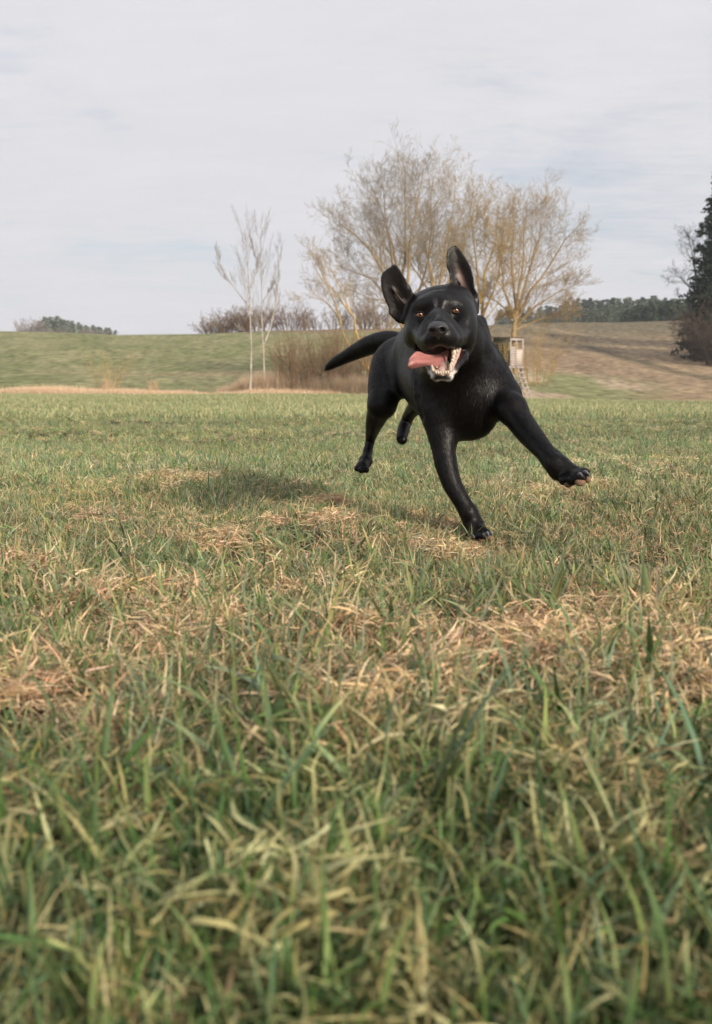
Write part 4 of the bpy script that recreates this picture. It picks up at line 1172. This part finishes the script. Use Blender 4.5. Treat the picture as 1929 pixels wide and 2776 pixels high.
thk = 0.0035 * np.minimum(1, (np.minimum(vv, 1 - vv) * 6 + 0.25)) * np.minimum(1, (1 - ff_) * 8 + 0.3)
top = gv + gN * thk[:, None]; bot = gv - gN * thk[:, None]
n_ = len(gv); idg = np.arange(n_).reshape(NA, NB_)
rimi = np.concatenate([idg[0, :], idg[1:, -1], idg[-1, -2::-1], idg[-2:0:-1, 0]])
rf = np.stack([rimi, np.roll(rimi, -1), np.roll(rimi, -1) + n_, rimi + n_], 1)
tongue = obj_from('tongue', np.concatenate([top, bot]), np.concatenate([gf, gf[:, ::-1] + n_, rf]), tong_m, labrador, smooth=True)
md_ = tongue.modifiers.new('smooth', 'SUBSURF'); md_.levels = 1; md_.render_levels = 1
# gums and teeth of the lower jaw
gum_m = simple_mat('gum', (0.46, 0.32, 0.28), 0.35, 0.3, 150, 0.2, 0.5)
tooth_m = simple_mat('tooth_enamel', (0.62, 0.54, 0.41), 0.25, 0.10, 90, 0.05, 0.5)
gm_ = Model(); dog = gm_
arch = [(1150, 1440, 2.235), (1118, 1530, 2.215), (1085, 1600, 2.195), (1050, 1690, 2.176), (1000, 1742, 2.160), (930, 1755, 2.152), (860, 1745, 2.158), (815, 1710, 2.172), (800, 1650, 2.195)]
for a_, b_ in zip(arch[:-1], arch[1:]): dog.cap(H(*a_), H(*b_), 0.0042, 0.0042, 0.004)
dog.cap(H(930, 1715, 2.175), H(930, 1640, 2.25), 0.010, 0.016, 0.01)
dog = sv
sub_mesh('gum', gm_, 0.0014, gum_m)
def tooth(cx, cy, Y, tx, ty, tY, r, blunt=False):
    a = H(cx, cy, Y); b = H(tx, ty, tY); T = b - a; L = np.linalg.norm(T); T = T / L
    t = np.array([0, .2, .45, .7, .9, 1.0]); P = a + np.outer(t * L, T)
    V, F = tubes(P[None], (r * (np.array([1.0, 1.1, 1.08, 0.92, 0.62, 0.15]) if blunt else np.array([1.0, 1.05, 0.9, 0.65, 0.36, 0.06])))[None], 8)
    return obj_from('tooth', V, F, tooth_m, labrador, smooth=True)
tooth(812, 1712, 2.164, 796, 1632, 2.158, 0.0036)            # canines
tooth(1032, 1712, 2.160, 1036, 1618, 2.154, 0.0038)
for k in range(6):
    x = 852 + k * 30; tooth(x, 1745 + 8 * math.sin(k / 5 * 3.14), 2.150, x + (k - 2.5) * 2, 1712 + 8 * math.sin(k / 5 * 3.14), 2.146, 0.0026, True)
for cx, cy, Y, tx, ty, r_ in ((1056, 1640, 2.176, 1046, 1600, 0.0032), (1068, 1600, 2.184, 1056, 1560, 0.0036), (1078, 1562, 2.194, 1066, 1515, 0.0042), (1082, 1520, 2.204, 1070, 1425, 0.0052), (1120, 1470, 2.222, 1106, 1432, 0.0036), (856, 1672, 2.185, 846, 1634, 0.0030), (884, 1660, 2.195, 872, 1628, 0.0030)):
    tooth(cx, cy, Y, tx, ty, Y - 0.004, r_, True)
# claws and pads
claw_m = simple_mat('claw_horn', (0.16, 0.16, 0.17), 0.35, 0.3, 200, 0, 0.5)
pad_m = simple_mat('paw_pad', (0.19, 0.115, 0.07), 0.8, 0.3, 260, 0.5, 0.3)
[n for n in pad_m.node_tree.nodes if n.type == 'BUMP'][0].inputs['Distance'].default_value = 0.001
def W6(cx, cy, Y): return pix(1100 + cx / 2.956, 1080 + cy / 2.956, Y)
def claw(a, b, r):
    a, b = np.asarray(a), np.asarray(b); t = np.linspace(0, 1, 5)
    P = a + np.outer(t, b - a) + np.outer(np.sin(t * math.pi) * 0.0025, [0, 0, 1])
    V, F = tubes(P[None], (r * np.array([1, 1, 0.85, 0.6, 0.15]))[None], 8); obj_from('claw', V, F, claw_m, labrador, smooth=True)
for cx, cy, Y in ((1312, 640, 2.212), (1398, 606, 2.18), (1442, 588, 2.178), (1458, 604, 2.19)):
    claw(W6(cx - 14, cy + 2, Y + 0.012), W6(cx + 14, cy + 14, Y - 0.012), 0.0038)
for cx, cy, Y in ((630, 1096, 2.365), (658, 1084, 2.355), (686, 1080, 2.362), (543, 1106, 2.395)):
    claw(W6(cx - 10, cy - 8, Y + 0.010), W6(cx + 6, cy + 16, Y - 0.008), 0.0036)
for cx, cy, Y, r_, sx in ((1300, 690, 2.225, 0.0085, 1.15), (1396, 672, 2.195, 0.0112, 1.1), (1456, 652, 2.20, 0.0090, 0.8), (676, 1122, 2.375, 0.009, 1.1), (612, 1130, 2.385, 0.008, 1.1)):
    V, F = uv_ball(r_, 16, 10, (sx, 0.9, 0.85)); o_ = obj_from('paw_pad', V, F, pad_m, labrador, smooth=True); o_.location = W6(cx, cy, Y)
# ------------------------------------------------------------------ grass
blade_m, bn, bl = new_mat('grass_blade')
out = bn.new('ShaderNodeOutputMaterial')
a1_ = bn.new('ShaderNodeAttribute'); a1_.attribute_name = 'col'
a2_ = bn.new('ShaderNodeAttribute'); a2_.attribute_name = 'tone'; a2_.attribute_type = 'INSTANCER'
mx = bn.new('ShaderNodeMix'); mx.data_type = 'RGBA'; mx.blend_type = 'MULTIPLY'; mx.inputs[0].default_value = 1
bl.new(a1_.outputs['Color'], mx.inputs[6]); bl.new(a2_.outputs['Color'], mx.inputs[7])
pb = bn.new('ShaderNodeBsdfPrincipled'); pb.inputs['Roughness'].default_value = 0.48; pb.inputs['Specular IOR Level'].default_value = 0.22
tr = bn.new('ShaderNodeBsdfTranslucent'); ms = bn.new('ShaderNodeMixShader'); ms.inputs[0].default_value = 0.14
bl.new(mx.outputs[2], pb.inputs['Base Color']); bl.new(mx.outputs[2], tr.inputs['Color'])
bl.new(pb.outputs[0], ms.inputs[1]); bl.new(tr.outputs[0], ms.inputs[2]); bl.new(ms.outputs[0], out.inputs[0])

GREENS = np.array([[0.150, 0.210, 0.075], [0.215, 0.265, 0.120], [0.120, 0.180, 0.075], [0.265, 0.305, 0.175], [0.190, 0.255, 0.165], [0.30, 0.31, 0.13]])
STRAWS = np.array([[0.72, 0.52, 0.31], [0.62, 0.425, 0.24], [0.82, 0.64, 0.42], [0.44, 0.29, 0.16], [0.68, 0.51, 0.31]])
def blades(r, n, rad, L, Ls, w, lean, bend, curl, dry, seg=4, zmin=0.0, three=False, flat=0.0):
    """n curved ribbons; returns V, F, C"""
    b = np.zeros((n, 3)); q_ = r.random(n) ** 0.5 * rad; t_ = r.random(n) * 2 * np.pi
    b[:, 0] = q_ * np.cos(t_); b[:, 1] = q_ * np.sin(t_); b[:, 2] = zmin - 0.004
    ln = L * (1 + Ls * r.normal(0, 1, n)).clip(0.35, 1.9)
    th = np.abs(r.normal(0, lean, n)) + flat; ph = r.random(n) * 2 * np.pi
    dth = bend * (0.4 + 1.0 * r.random(n)); dph = r.normal(0, curl, n)
    kink = (r.random(n) < 0.18 + 0.2 * dry)
    m = seg + 1; P = np.zeros((n, m, 3)); P[:, 0] = b; Wv = np.zeros((n, m, 3))
    tw = r.normal(0, 0.5, n); kpos = r.integers(1, max(seg, 2), n)
    for j in range(m):
        s = j / seg
        a = th + dth * s + np.where(kink & (j >= kpos), 0.9, 0); p = ph + dph * s
        D = np.stack([np.sin(a) * np.cos(p), np.sin(a) * np.sin(p), np.cos(a)], 1)
        side = np.stack([-np.sin(p), np.cos(p), np.zeros(n)], 1); up_ = np.cross(D, side)
        Wv[:, j] = side * np.cos(tw + dph * s)[:, None] + up_ * np.sin(tw + dph * s)[:, None]
        if j < seg: P[:, j + 1] = P[:, j] + D * (ln / seg)[:, None]
    P[:, :, 2] = np.maximum(P[:, :, 2], 0.002 + 0.01 * r.random((n, 1)))
    wd = w * (0.6 + 0.9 * r.random(n)); prof = np.array([0.75, 1.0, 0.95, 0.7, 0.42, 0.1]) if seg == 5 else (np.array([0.8, 1.0, 0.85, 0.5, 0.06]) if seg == 4 else np.linspace(1, 0.08, m))
    X = Wv * (wd[:, None] * prof[None])[:, :, None] * 0.5
    isdry = r.random(n) < dry
    c = np.where(isdry[:, None], STRAWS[r.integers(0, len(STRAWS), n)], GREENS[r.integers(0, len(GREENS), n)]) * (0.8 + 0.45 * r.random((n, 1)))
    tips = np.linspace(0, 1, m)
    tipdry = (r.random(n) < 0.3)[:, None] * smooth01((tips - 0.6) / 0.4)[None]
    C = c[:, None, :] * (0.90 + 0.14 * tips)[None, :, None]  # slight shading painted along the blade, darker at the base
    C = C * (1 - tipdry[..., None]) + STRAWS[0] * 0.95 * tipdry[..., None]
    i0 = (np.arange(n) * m)[:, None] + np.arange(m - 1)[None]
    if three:
        Nn = np.cross(Wv, np.gradient(P, axis=1)); Nn = unit(Nn) * (wd[:, None] * prof[None])[:, :, None] * 0.16
        V = np.stack([P - X + Nn, P - Nn * 0.3, P + X + Nn], 2).reshape(-1, 3); Cc = np.repeat(C.reshape(-1, 3), 3, 0)
        k = i0 * 3
        F = np.concatenate([np.stack([k, k + 1, k + 4, k + 3], -1).reshape(-1, 4), np.stack([k + 1, k + 2, k + 5, k + 4], -1).reshape(-1, 4)])
    else:
        V = np.stack([P - X, P + X], 2).reshape(-1, 3); Cc = np.repeat(C.reshape(-1, 3), 2, 0)
        k = i0 * 2
        F = np.stack([k, k + 1, k + 3, k + 2], -1).reshape(-1, 4)
    return V, F, Cc
def tuft_obj(name, parts):
    V = []; F = []; C = []; n = 0
    for v, f, c in parts: V.append(v); F.append(f + n); C.append(c); n += len(v)
    me = obj_from(name, np.concatenate(V), np.concatenate(F), blade_m, smooth=True)
    set_col(me.data, np.concatenate(C))
    scene.collection.objects.unlink(me)
    return me
def scatter(name, label, cat, tufts, pts, rotz, tilt, scl, idx, tone, kind='stuff'):
    """one object: every point carries one of the tufts"""
    coll = bpy.data.collections.new(name + '_tufts')
    for i, t in enumerate(tufts): t.name = 'tuft_%02d' % i; coll.objects.link(t)
    order = sorted(range(len(tufts)), key=lambda i: tufts[i].name)
    me = bpy.data.meshes.new(name); me.vertices.add(len(pts)); me.vertices.foreach_set('co', np.asarray(pts, np.float32).ravel())
    def at_(nm, ty, dat, key='value'):
        a = me.attributes.new(nm, ty, 'POINT'); a.data.foreach_set(key, np.ascontiguousarray(dat).ravel())
    at_('rot', 'FLOAT_VECTOR', np.stack([tilt[:, 0], tilt[:, 1], rotz], 1).astype(np.float32), 'vector')
    at_('scl', 'FLOAT_VECTOR', np.asarray(scl, np.float32), 'vector')
    at_('pick', 'INT', idx.astype(np.int32))
    cc = np.ones((len(pts), 4), np.float32); cc[:, :3] = tone; at_('tone', 'FLOAT_COLOR', cc, 'color')
    o = bpy.data.objects.new(name, me); scene.collection.objects.link(o); me.materials.append(blade_m)
    ng = bpy.data.node_groups.new(name, 'GeometryNodeTree')
    ng.interface.new_socket('Geometry', in_out='INPUT', socket_type='NodeSocketGeometry'); ng.interface.new_socket('Geometry', in_out='OUTPUT', socket_type='NodeSocketGeometry')
    N, L = ng.nodes, ng.links
    gi = N.new('NodeGroupInput'); go = N.new('NodeGroupOutput'); ip = N.new('GeometryNodeInstanceOnPoints'); ci = N.new('GeometryNodeCollectionInfo')
    ci.inputs['Collection'].default_value = coll; ci.inputs['Separate Children'].default_value = True; ci.inputs['Reset Children'].default_value = True
    def na(nm, ty):
        a = N.new('GeometryNodeInputNamedAttribute'); a.data_type = ty; a.inputs['Name'].default_value = nm; return a.outputs['Attribute']
    L.new(gi.outputs[0], ip.inputs['Points']); L.new(ci.outputs[0], ip.inputs['Instance']); ip.inputs['Pick Instance'].default_value = True
    L.new(na('pick', 'INT'), ip.inputs['Instance Index'])
    e2r = N.new('FunctionNodeEulerToRotation'); L.new(na('rot', 'FLOAT_VECTOR'), e2r.inputs[0]); L.new(e2r.outputs[0], ip.inputs['Rotation'])
    L.new(na('scl', 'FLOAT_VECTOR'), ip.inputs['Scale']); L.new(ip.outputs[0], go.inputs[0])
    md = o.modifiers.new('scatter', 'NODES'); md.node_group = ng
    tag(o, label, cat, kind=kind)
    return o

# straw mounds seen in the photograph: photo pixel of the middle, radius in metres, strength
MOUNDS = []
def ground_pt(px, py):
    d = pix(px, py, 1.0) - CAM; t = (CAM[2] - 0.03) / -d[2]; return CAM + d * t
for px, py, rad_, st in ((775, 1425, 0.16, 1.0), (885, 1360, 0.08, .9), (1235, 1450, 0.15, 1.1), (600, 1470, 0.13, 0.8), (520, 1390, 0.07, .7), (240, 1390, 0.09, 0.6), (1430, 1790, 0.13, 1.0),
                         (1250, 1880, 0.11, 0.9), (1560, 1760, 0.12, 0.9), (1800, 1720, 0.15, 0.9), (1870, 1900, .10, .8), (1620, 2150, .05, .8), (1850, 2350, .05, .8), (1300, 2150, .04, .6), (560, 2150, .05, .6), (880, 1900, .06, .7), (350, 1980, .07, .7), (1100, 2560, .03, .7), (250, 2480, .035, .6), (120, 1740, 0.14, .9), (330, 1600, 0.14, 0.8), (560, 1700, .12, .6), (980, 1720, .12, .6), (40, 1560, .12, .8),
                         (1040, 1980, .07, .9), (760, 2080, .06, .4), (1560, 2380, .05, .8), (720, 2420, .045, .8), (130, 2150, .07, .7), (30, 1900, .08, .7), (480, 1290, .25, .5), (1500, 1330, 0.3, 0.4), (1700, 1250, .5, .35), (1200, 1480, .1, .9), (880, 1560, .1, .5)):
    p_ = ground_pt(px, py); MOUNDS.append((p_[0], p_[1], rad_, st))
def straw_amount(x, y):
    s = fbm(x * 6.5 + 3.1, y * 4.6, 161, 3)
    a = smooth01((s - 0.54) / 0.10) * 0.34
    a = a + 0.13 * smooth01((fbm(x * 8, y * 8, 67, 2) - 0.52) / 0.12)
    m = np.zeros_like(x)
    for mx_, my_, rr_, st in MOUNDS: m = np.maximum(m, st * np.exp(-(((x - mx_) ** 2 + ((y - my_) * 0.55) ** 2) / (rr_ * 0.82) ** 2)))
    m = m * (0.25 + 0.85 * smooth01((fbm(x * 11, y * 8, 171, 2) - 0.43) / 0.14)) * np.where(y > 2.0, 1.0, 0.85)
    return a * (1 - 0.45 * smooth01((0.95 - y) / 0.35)), m

r = np.random.default_rng(2024)
tufts = []
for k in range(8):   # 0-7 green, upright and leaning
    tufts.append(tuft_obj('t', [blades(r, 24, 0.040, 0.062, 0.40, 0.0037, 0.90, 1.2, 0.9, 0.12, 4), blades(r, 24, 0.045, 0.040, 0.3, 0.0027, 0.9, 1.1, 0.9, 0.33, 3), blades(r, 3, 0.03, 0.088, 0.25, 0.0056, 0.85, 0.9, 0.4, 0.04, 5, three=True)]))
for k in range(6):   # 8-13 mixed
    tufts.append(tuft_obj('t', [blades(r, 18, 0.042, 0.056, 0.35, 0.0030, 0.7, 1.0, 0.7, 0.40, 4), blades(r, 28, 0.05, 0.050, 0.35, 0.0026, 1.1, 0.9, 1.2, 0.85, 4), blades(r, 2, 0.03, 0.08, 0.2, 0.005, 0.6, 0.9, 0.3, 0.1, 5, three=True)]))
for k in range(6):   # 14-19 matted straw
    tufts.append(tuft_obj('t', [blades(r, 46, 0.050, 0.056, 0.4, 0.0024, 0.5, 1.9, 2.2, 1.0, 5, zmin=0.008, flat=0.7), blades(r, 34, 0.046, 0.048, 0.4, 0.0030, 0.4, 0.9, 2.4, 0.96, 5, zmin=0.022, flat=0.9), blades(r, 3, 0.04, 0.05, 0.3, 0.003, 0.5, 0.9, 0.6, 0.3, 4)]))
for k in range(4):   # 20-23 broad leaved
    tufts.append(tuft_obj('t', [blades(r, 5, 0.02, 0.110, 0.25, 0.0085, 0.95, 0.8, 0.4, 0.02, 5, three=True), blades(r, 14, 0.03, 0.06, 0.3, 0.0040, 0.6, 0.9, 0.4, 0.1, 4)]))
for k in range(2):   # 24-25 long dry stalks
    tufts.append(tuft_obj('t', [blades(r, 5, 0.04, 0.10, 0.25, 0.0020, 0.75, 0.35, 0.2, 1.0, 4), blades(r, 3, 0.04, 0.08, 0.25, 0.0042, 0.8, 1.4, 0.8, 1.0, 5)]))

def points(y0, y1, cell, margin=0.55, wide=0.40):
    """jittered grid between y0 and y1, as wide as the view and a margin"""
    n = int((y1 - y0) / cell); ys = y0 + (np.arange(n) + 0.5) * cell; out_ = []
    for y in ys:
        hw = wide * y + margin; m = int(2 * hw / cell)
        out_.append(np.stack([-hw + (np.arange(m) + r.random(m)) * cell, np.full(m, y) + (r.random(m) - 0.5) * cell * 1.2], 1))
    return np.concatenate(out_)
def lay(name, label, P, s0, tset, extra_straw=0.0, tone_gain=1.0):
    x, y = P[:, 0], P[:, 1]; z = ground_h(x, y)
    sa, mo = straw_amount(x, y); n = len(P); u = r.random(n)
    big = fbm(x * 1.1, y * 0.9, 81, 3); hgt = fbm(x * 3, y * 3, 83, 3)
    p = np.clip(sa + extra_straw + mo, 0, 1)
    isstraw = u < np.clip(mo * 1.1 + 0.30 * sa, 0, 0.96); isstraw = isstraw & ((y > 0.95) | (r.random(n) < 0.6)); ismix = (~isstraw) & (u < np.clip(0.25 + p * 0.9, 0, 1))
    idx = np.where(isstraw, r.integers(14, 20, n), np.where(ismix, r.integers(8, 14, n), r.integers(0, 8, n)))
    sp = r.random(n)
    idx = np.where((sp < 0.05 * (1 - smooth01((y - 1.2) / 1.5) * 0.8)) & (~isstraw) & (y > 0.68), r.integers(20, 24, n), idx); idx = np.where((sp > 0.975) & (y > 0.95), r.integers(24, 26, n), idx)
    keep = (r.random(n) < 0.36 + 0.9 * smooth01((fbm(x * 7, y * 7, 71, 2) - 0.36) / 0.2) * 1.0) | (y > 3.2)
    sc = 0.86 * s0 * (0.75 + 0.5 * r.random(n)) * (0.66 + 0.65 * hgt) * (1 - 0.22 * smooth01((y - 1.6) / 1.0)) * (1 - 0.6 * np.exp(-((x - PAWX - 0.01) ** 2 / 0.10 ** 2 + (y - PAWY + 0.14) ** 2 / 0.20 ** 2))) * (1 - 0.25 * smooth01((0.62 - y) / 0.1)) 
    sc = sc * (1 + 0.02 * smooth01((1.1 - y) / 0.4))
    scl = np.stack([sc, sc, sc * (0.8 + 0.5 * r.random(n))], 1)
    tone = (0.72 + 0.5 * big)[:, None] * (1 + 0.10 * r.normal(0, 1, (n, 1))) * (1 + 0.05 * r.normal(0, 1, (n, 3))) * tone_gain
    yel = smooth01((fbm(x * 0.9, y * 0.9, 85, 3) - 0.45) / 0.2)[:, None]
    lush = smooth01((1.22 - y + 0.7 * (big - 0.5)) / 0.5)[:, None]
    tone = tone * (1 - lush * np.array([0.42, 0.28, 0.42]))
    tone = tone * (1 + smooth01((y - 2.5) / 2)[:, None] * np.array([-0.09, 0.03, 0.03]))
    tone = tone * (1 + yel * np.array([0.02, 0.00, -0.08]))
    z = z + np.minimum(mo, 1) * 0.040 * (1 - np.exp(-((x - PAWX) ** 2 + (y - PAWY) ** 2) / 0.2 ** 2)) 
    return scatter(name, label, 'grass', tset, np.stack([x, y, z], 1)[keep], (r.random(n) * 6.28)[keep], r.normal(0, 0.20, (n, 2))[keep], scl[keep], idx[keep], tone.clip(0.2, 1.8)[keep])
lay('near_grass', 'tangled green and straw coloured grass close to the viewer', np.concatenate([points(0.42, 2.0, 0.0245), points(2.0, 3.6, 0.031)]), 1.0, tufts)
tufts2 = [t.copy() for t in tufts]
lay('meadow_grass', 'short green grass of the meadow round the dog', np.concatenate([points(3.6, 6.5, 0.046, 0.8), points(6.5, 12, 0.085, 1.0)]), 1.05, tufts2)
# far meadow: wider patches of the same blades
tufts3 = []
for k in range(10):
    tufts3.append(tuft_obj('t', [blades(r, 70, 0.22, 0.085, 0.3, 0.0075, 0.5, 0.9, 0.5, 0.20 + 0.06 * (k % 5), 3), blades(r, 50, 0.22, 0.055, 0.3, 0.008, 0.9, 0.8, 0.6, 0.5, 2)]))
P = np.concatenate([points(11.5, 24, 0.17, 1.5), points(24, 49, 0.30, 3)])
n = len(P); x, y = P.T
tone = (0.80 + 0.40 * fbm(x * 0.15, y * 0.4, 91, 4))[:, None] * (1 + 0.07 * r.normal(0, 1, (n, 1))) * np.array([0.84, 1.00, 0.94])
tone = tone * np.ones((n, 3))
sc = 0.85 + 0.4 * r.random(n)
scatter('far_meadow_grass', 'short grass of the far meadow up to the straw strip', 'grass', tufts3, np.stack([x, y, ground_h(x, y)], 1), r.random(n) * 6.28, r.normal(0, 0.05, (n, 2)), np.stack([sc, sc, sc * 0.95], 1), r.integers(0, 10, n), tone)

# dead grass strip along the ditch and the reed bed
def reed(nb, h, spread, c0):
    v, f, c = blades(r, nb, spread, h, 0.22, 0.010, 0.12, 0.25, 0.2, 1.0, 3)
    return v, f, c * np.asarray(c0)
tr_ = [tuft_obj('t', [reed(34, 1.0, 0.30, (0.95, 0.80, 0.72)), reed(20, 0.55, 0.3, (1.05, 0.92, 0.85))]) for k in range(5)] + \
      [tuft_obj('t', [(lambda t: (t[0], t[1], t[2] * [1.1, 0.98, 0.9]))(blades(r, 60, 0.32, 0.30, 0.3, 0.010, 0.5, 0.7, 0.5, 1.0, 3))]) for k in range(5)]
n = 8000; az = r.uniform(-0.42, 0.10, n)
lowset = (az < 0.10)
yv = edge_y(az) + r.normal(0.3, 0.85, n); xv = az * yv
low = np.stack([xv, yv], 1)
z_ = ground_h(low[:, 0], low[:, 1]); n = len(low)
hgt = 0.62 * (0.55 + 1.0 * smooth01((fbm(low[:, 0] * 0.5, low[:, 1] * 0.5, 95, 3) - 0.4) / 0.3))
scatter('dry_grass_strip', 'strip of pale dry grass along the far edge of the meadow', 'dry grass', tr_[5:], np.stack([low[:, 0], low[:, 1], z_], 1), r.random(n) * 6.28, r.normal(0, 0.05, (n, 2)),
        np.stack([np.ones(n), np.ones(n), hgt], 1), r.integers(0, 5, n), (0.98 + 0.2 * r.random((n, 1))) * np.array([0.95, 1.10, 1.36]))
n = 2600; pxr = r.uniform(600, 1030, n); azr = (pxr - CX0) / FPX; yv = edge_y(azr) + r.uniform(0.3, 3.2, n); xv = azr * yv * math.cos(PITCH)
hh = 0.72 * (0.35 + 0.65 * smooth01((pxr - 600) / 110)) * (0.8 + 0.5 * r.random(n)) * np.where(pxr > 780, 0.9 + 0.3 * fbm(pxr / 30, pxr * 0, 3, 2), 1.15)
scatter('reed_bed', 'tall pale dry reeds around the birches and brown bushes', 'reeds', [t.copy() for t in tr_[:5]], np.stack([xv, yv, ground_h(xv, yv)], 1), r.random(n) * 6.28, r.normal(0, 0.05, (n, 2)),
        np.stack([np.ones(n), np.ones(n), hh], 1), r.integers(0, 5, n), np.array([0.92, 1.14, 1.42]) * np.where(pxr[:, None] > 770, 0.66, 0.95) * (0.8 + 0.3 * r.random((n, 1))) * np.ones((n, 3)))
dead_m = simple_mat('dead_grass', (1, 1, 1), 0.8, 0.2, 5, 0, 0.2, attr='col')
for px_, w_, h_, lab_ in ((290, 0.30, 0.85, 'upright tuft of straw at the foot of the pale sapling'), (415, 0.26, 0.80, 'lone upright tuft of straw right of the pale sapling')):
    g_ = on_ground(px_, 49.3)
    v, f, c = blades(r, 260, w_, h_, 0.25, 0.010, 0.22, 0.4, 0.3, 1.0, 3)
    o_ = obj_from('straw_tuft', v, f, dead_m); set_col(o_.data, c * [0.85, 0.84, 0.86]); o_.location = g_
    a_ = o_.data.attributes.new('tone', 'FLOAT_COLOR', 'POINT'); tag(o_, lab_, 'dry grass')

# ------------------------------------------------------------------ thin haze over the valley
Vh, Fh = box_geo(0, 214, 34, 700, 460, 74)
hz, hzn, hzl = new_mat('thin_haze')
o_h = hzn.new('ShaderNodeOutputMaterial'); pv = hzn.new('ShaderNodeVolumePrincipled')
pv.inputs['Color'].default_value = (0.86, 0.90, 0.97, 1); pv.inputs['Density'].default_value = 0.0005; pv.inputs['Anisotropy'].default_value = 0.2
hzl.new(pv.outputs[0], o_h.inputs['Volume'])
haze = obj_from('haze', Vh, Fh, hz); tag(haze, 'thin pale haze lying over the valley', 'haze', kind='stuff')
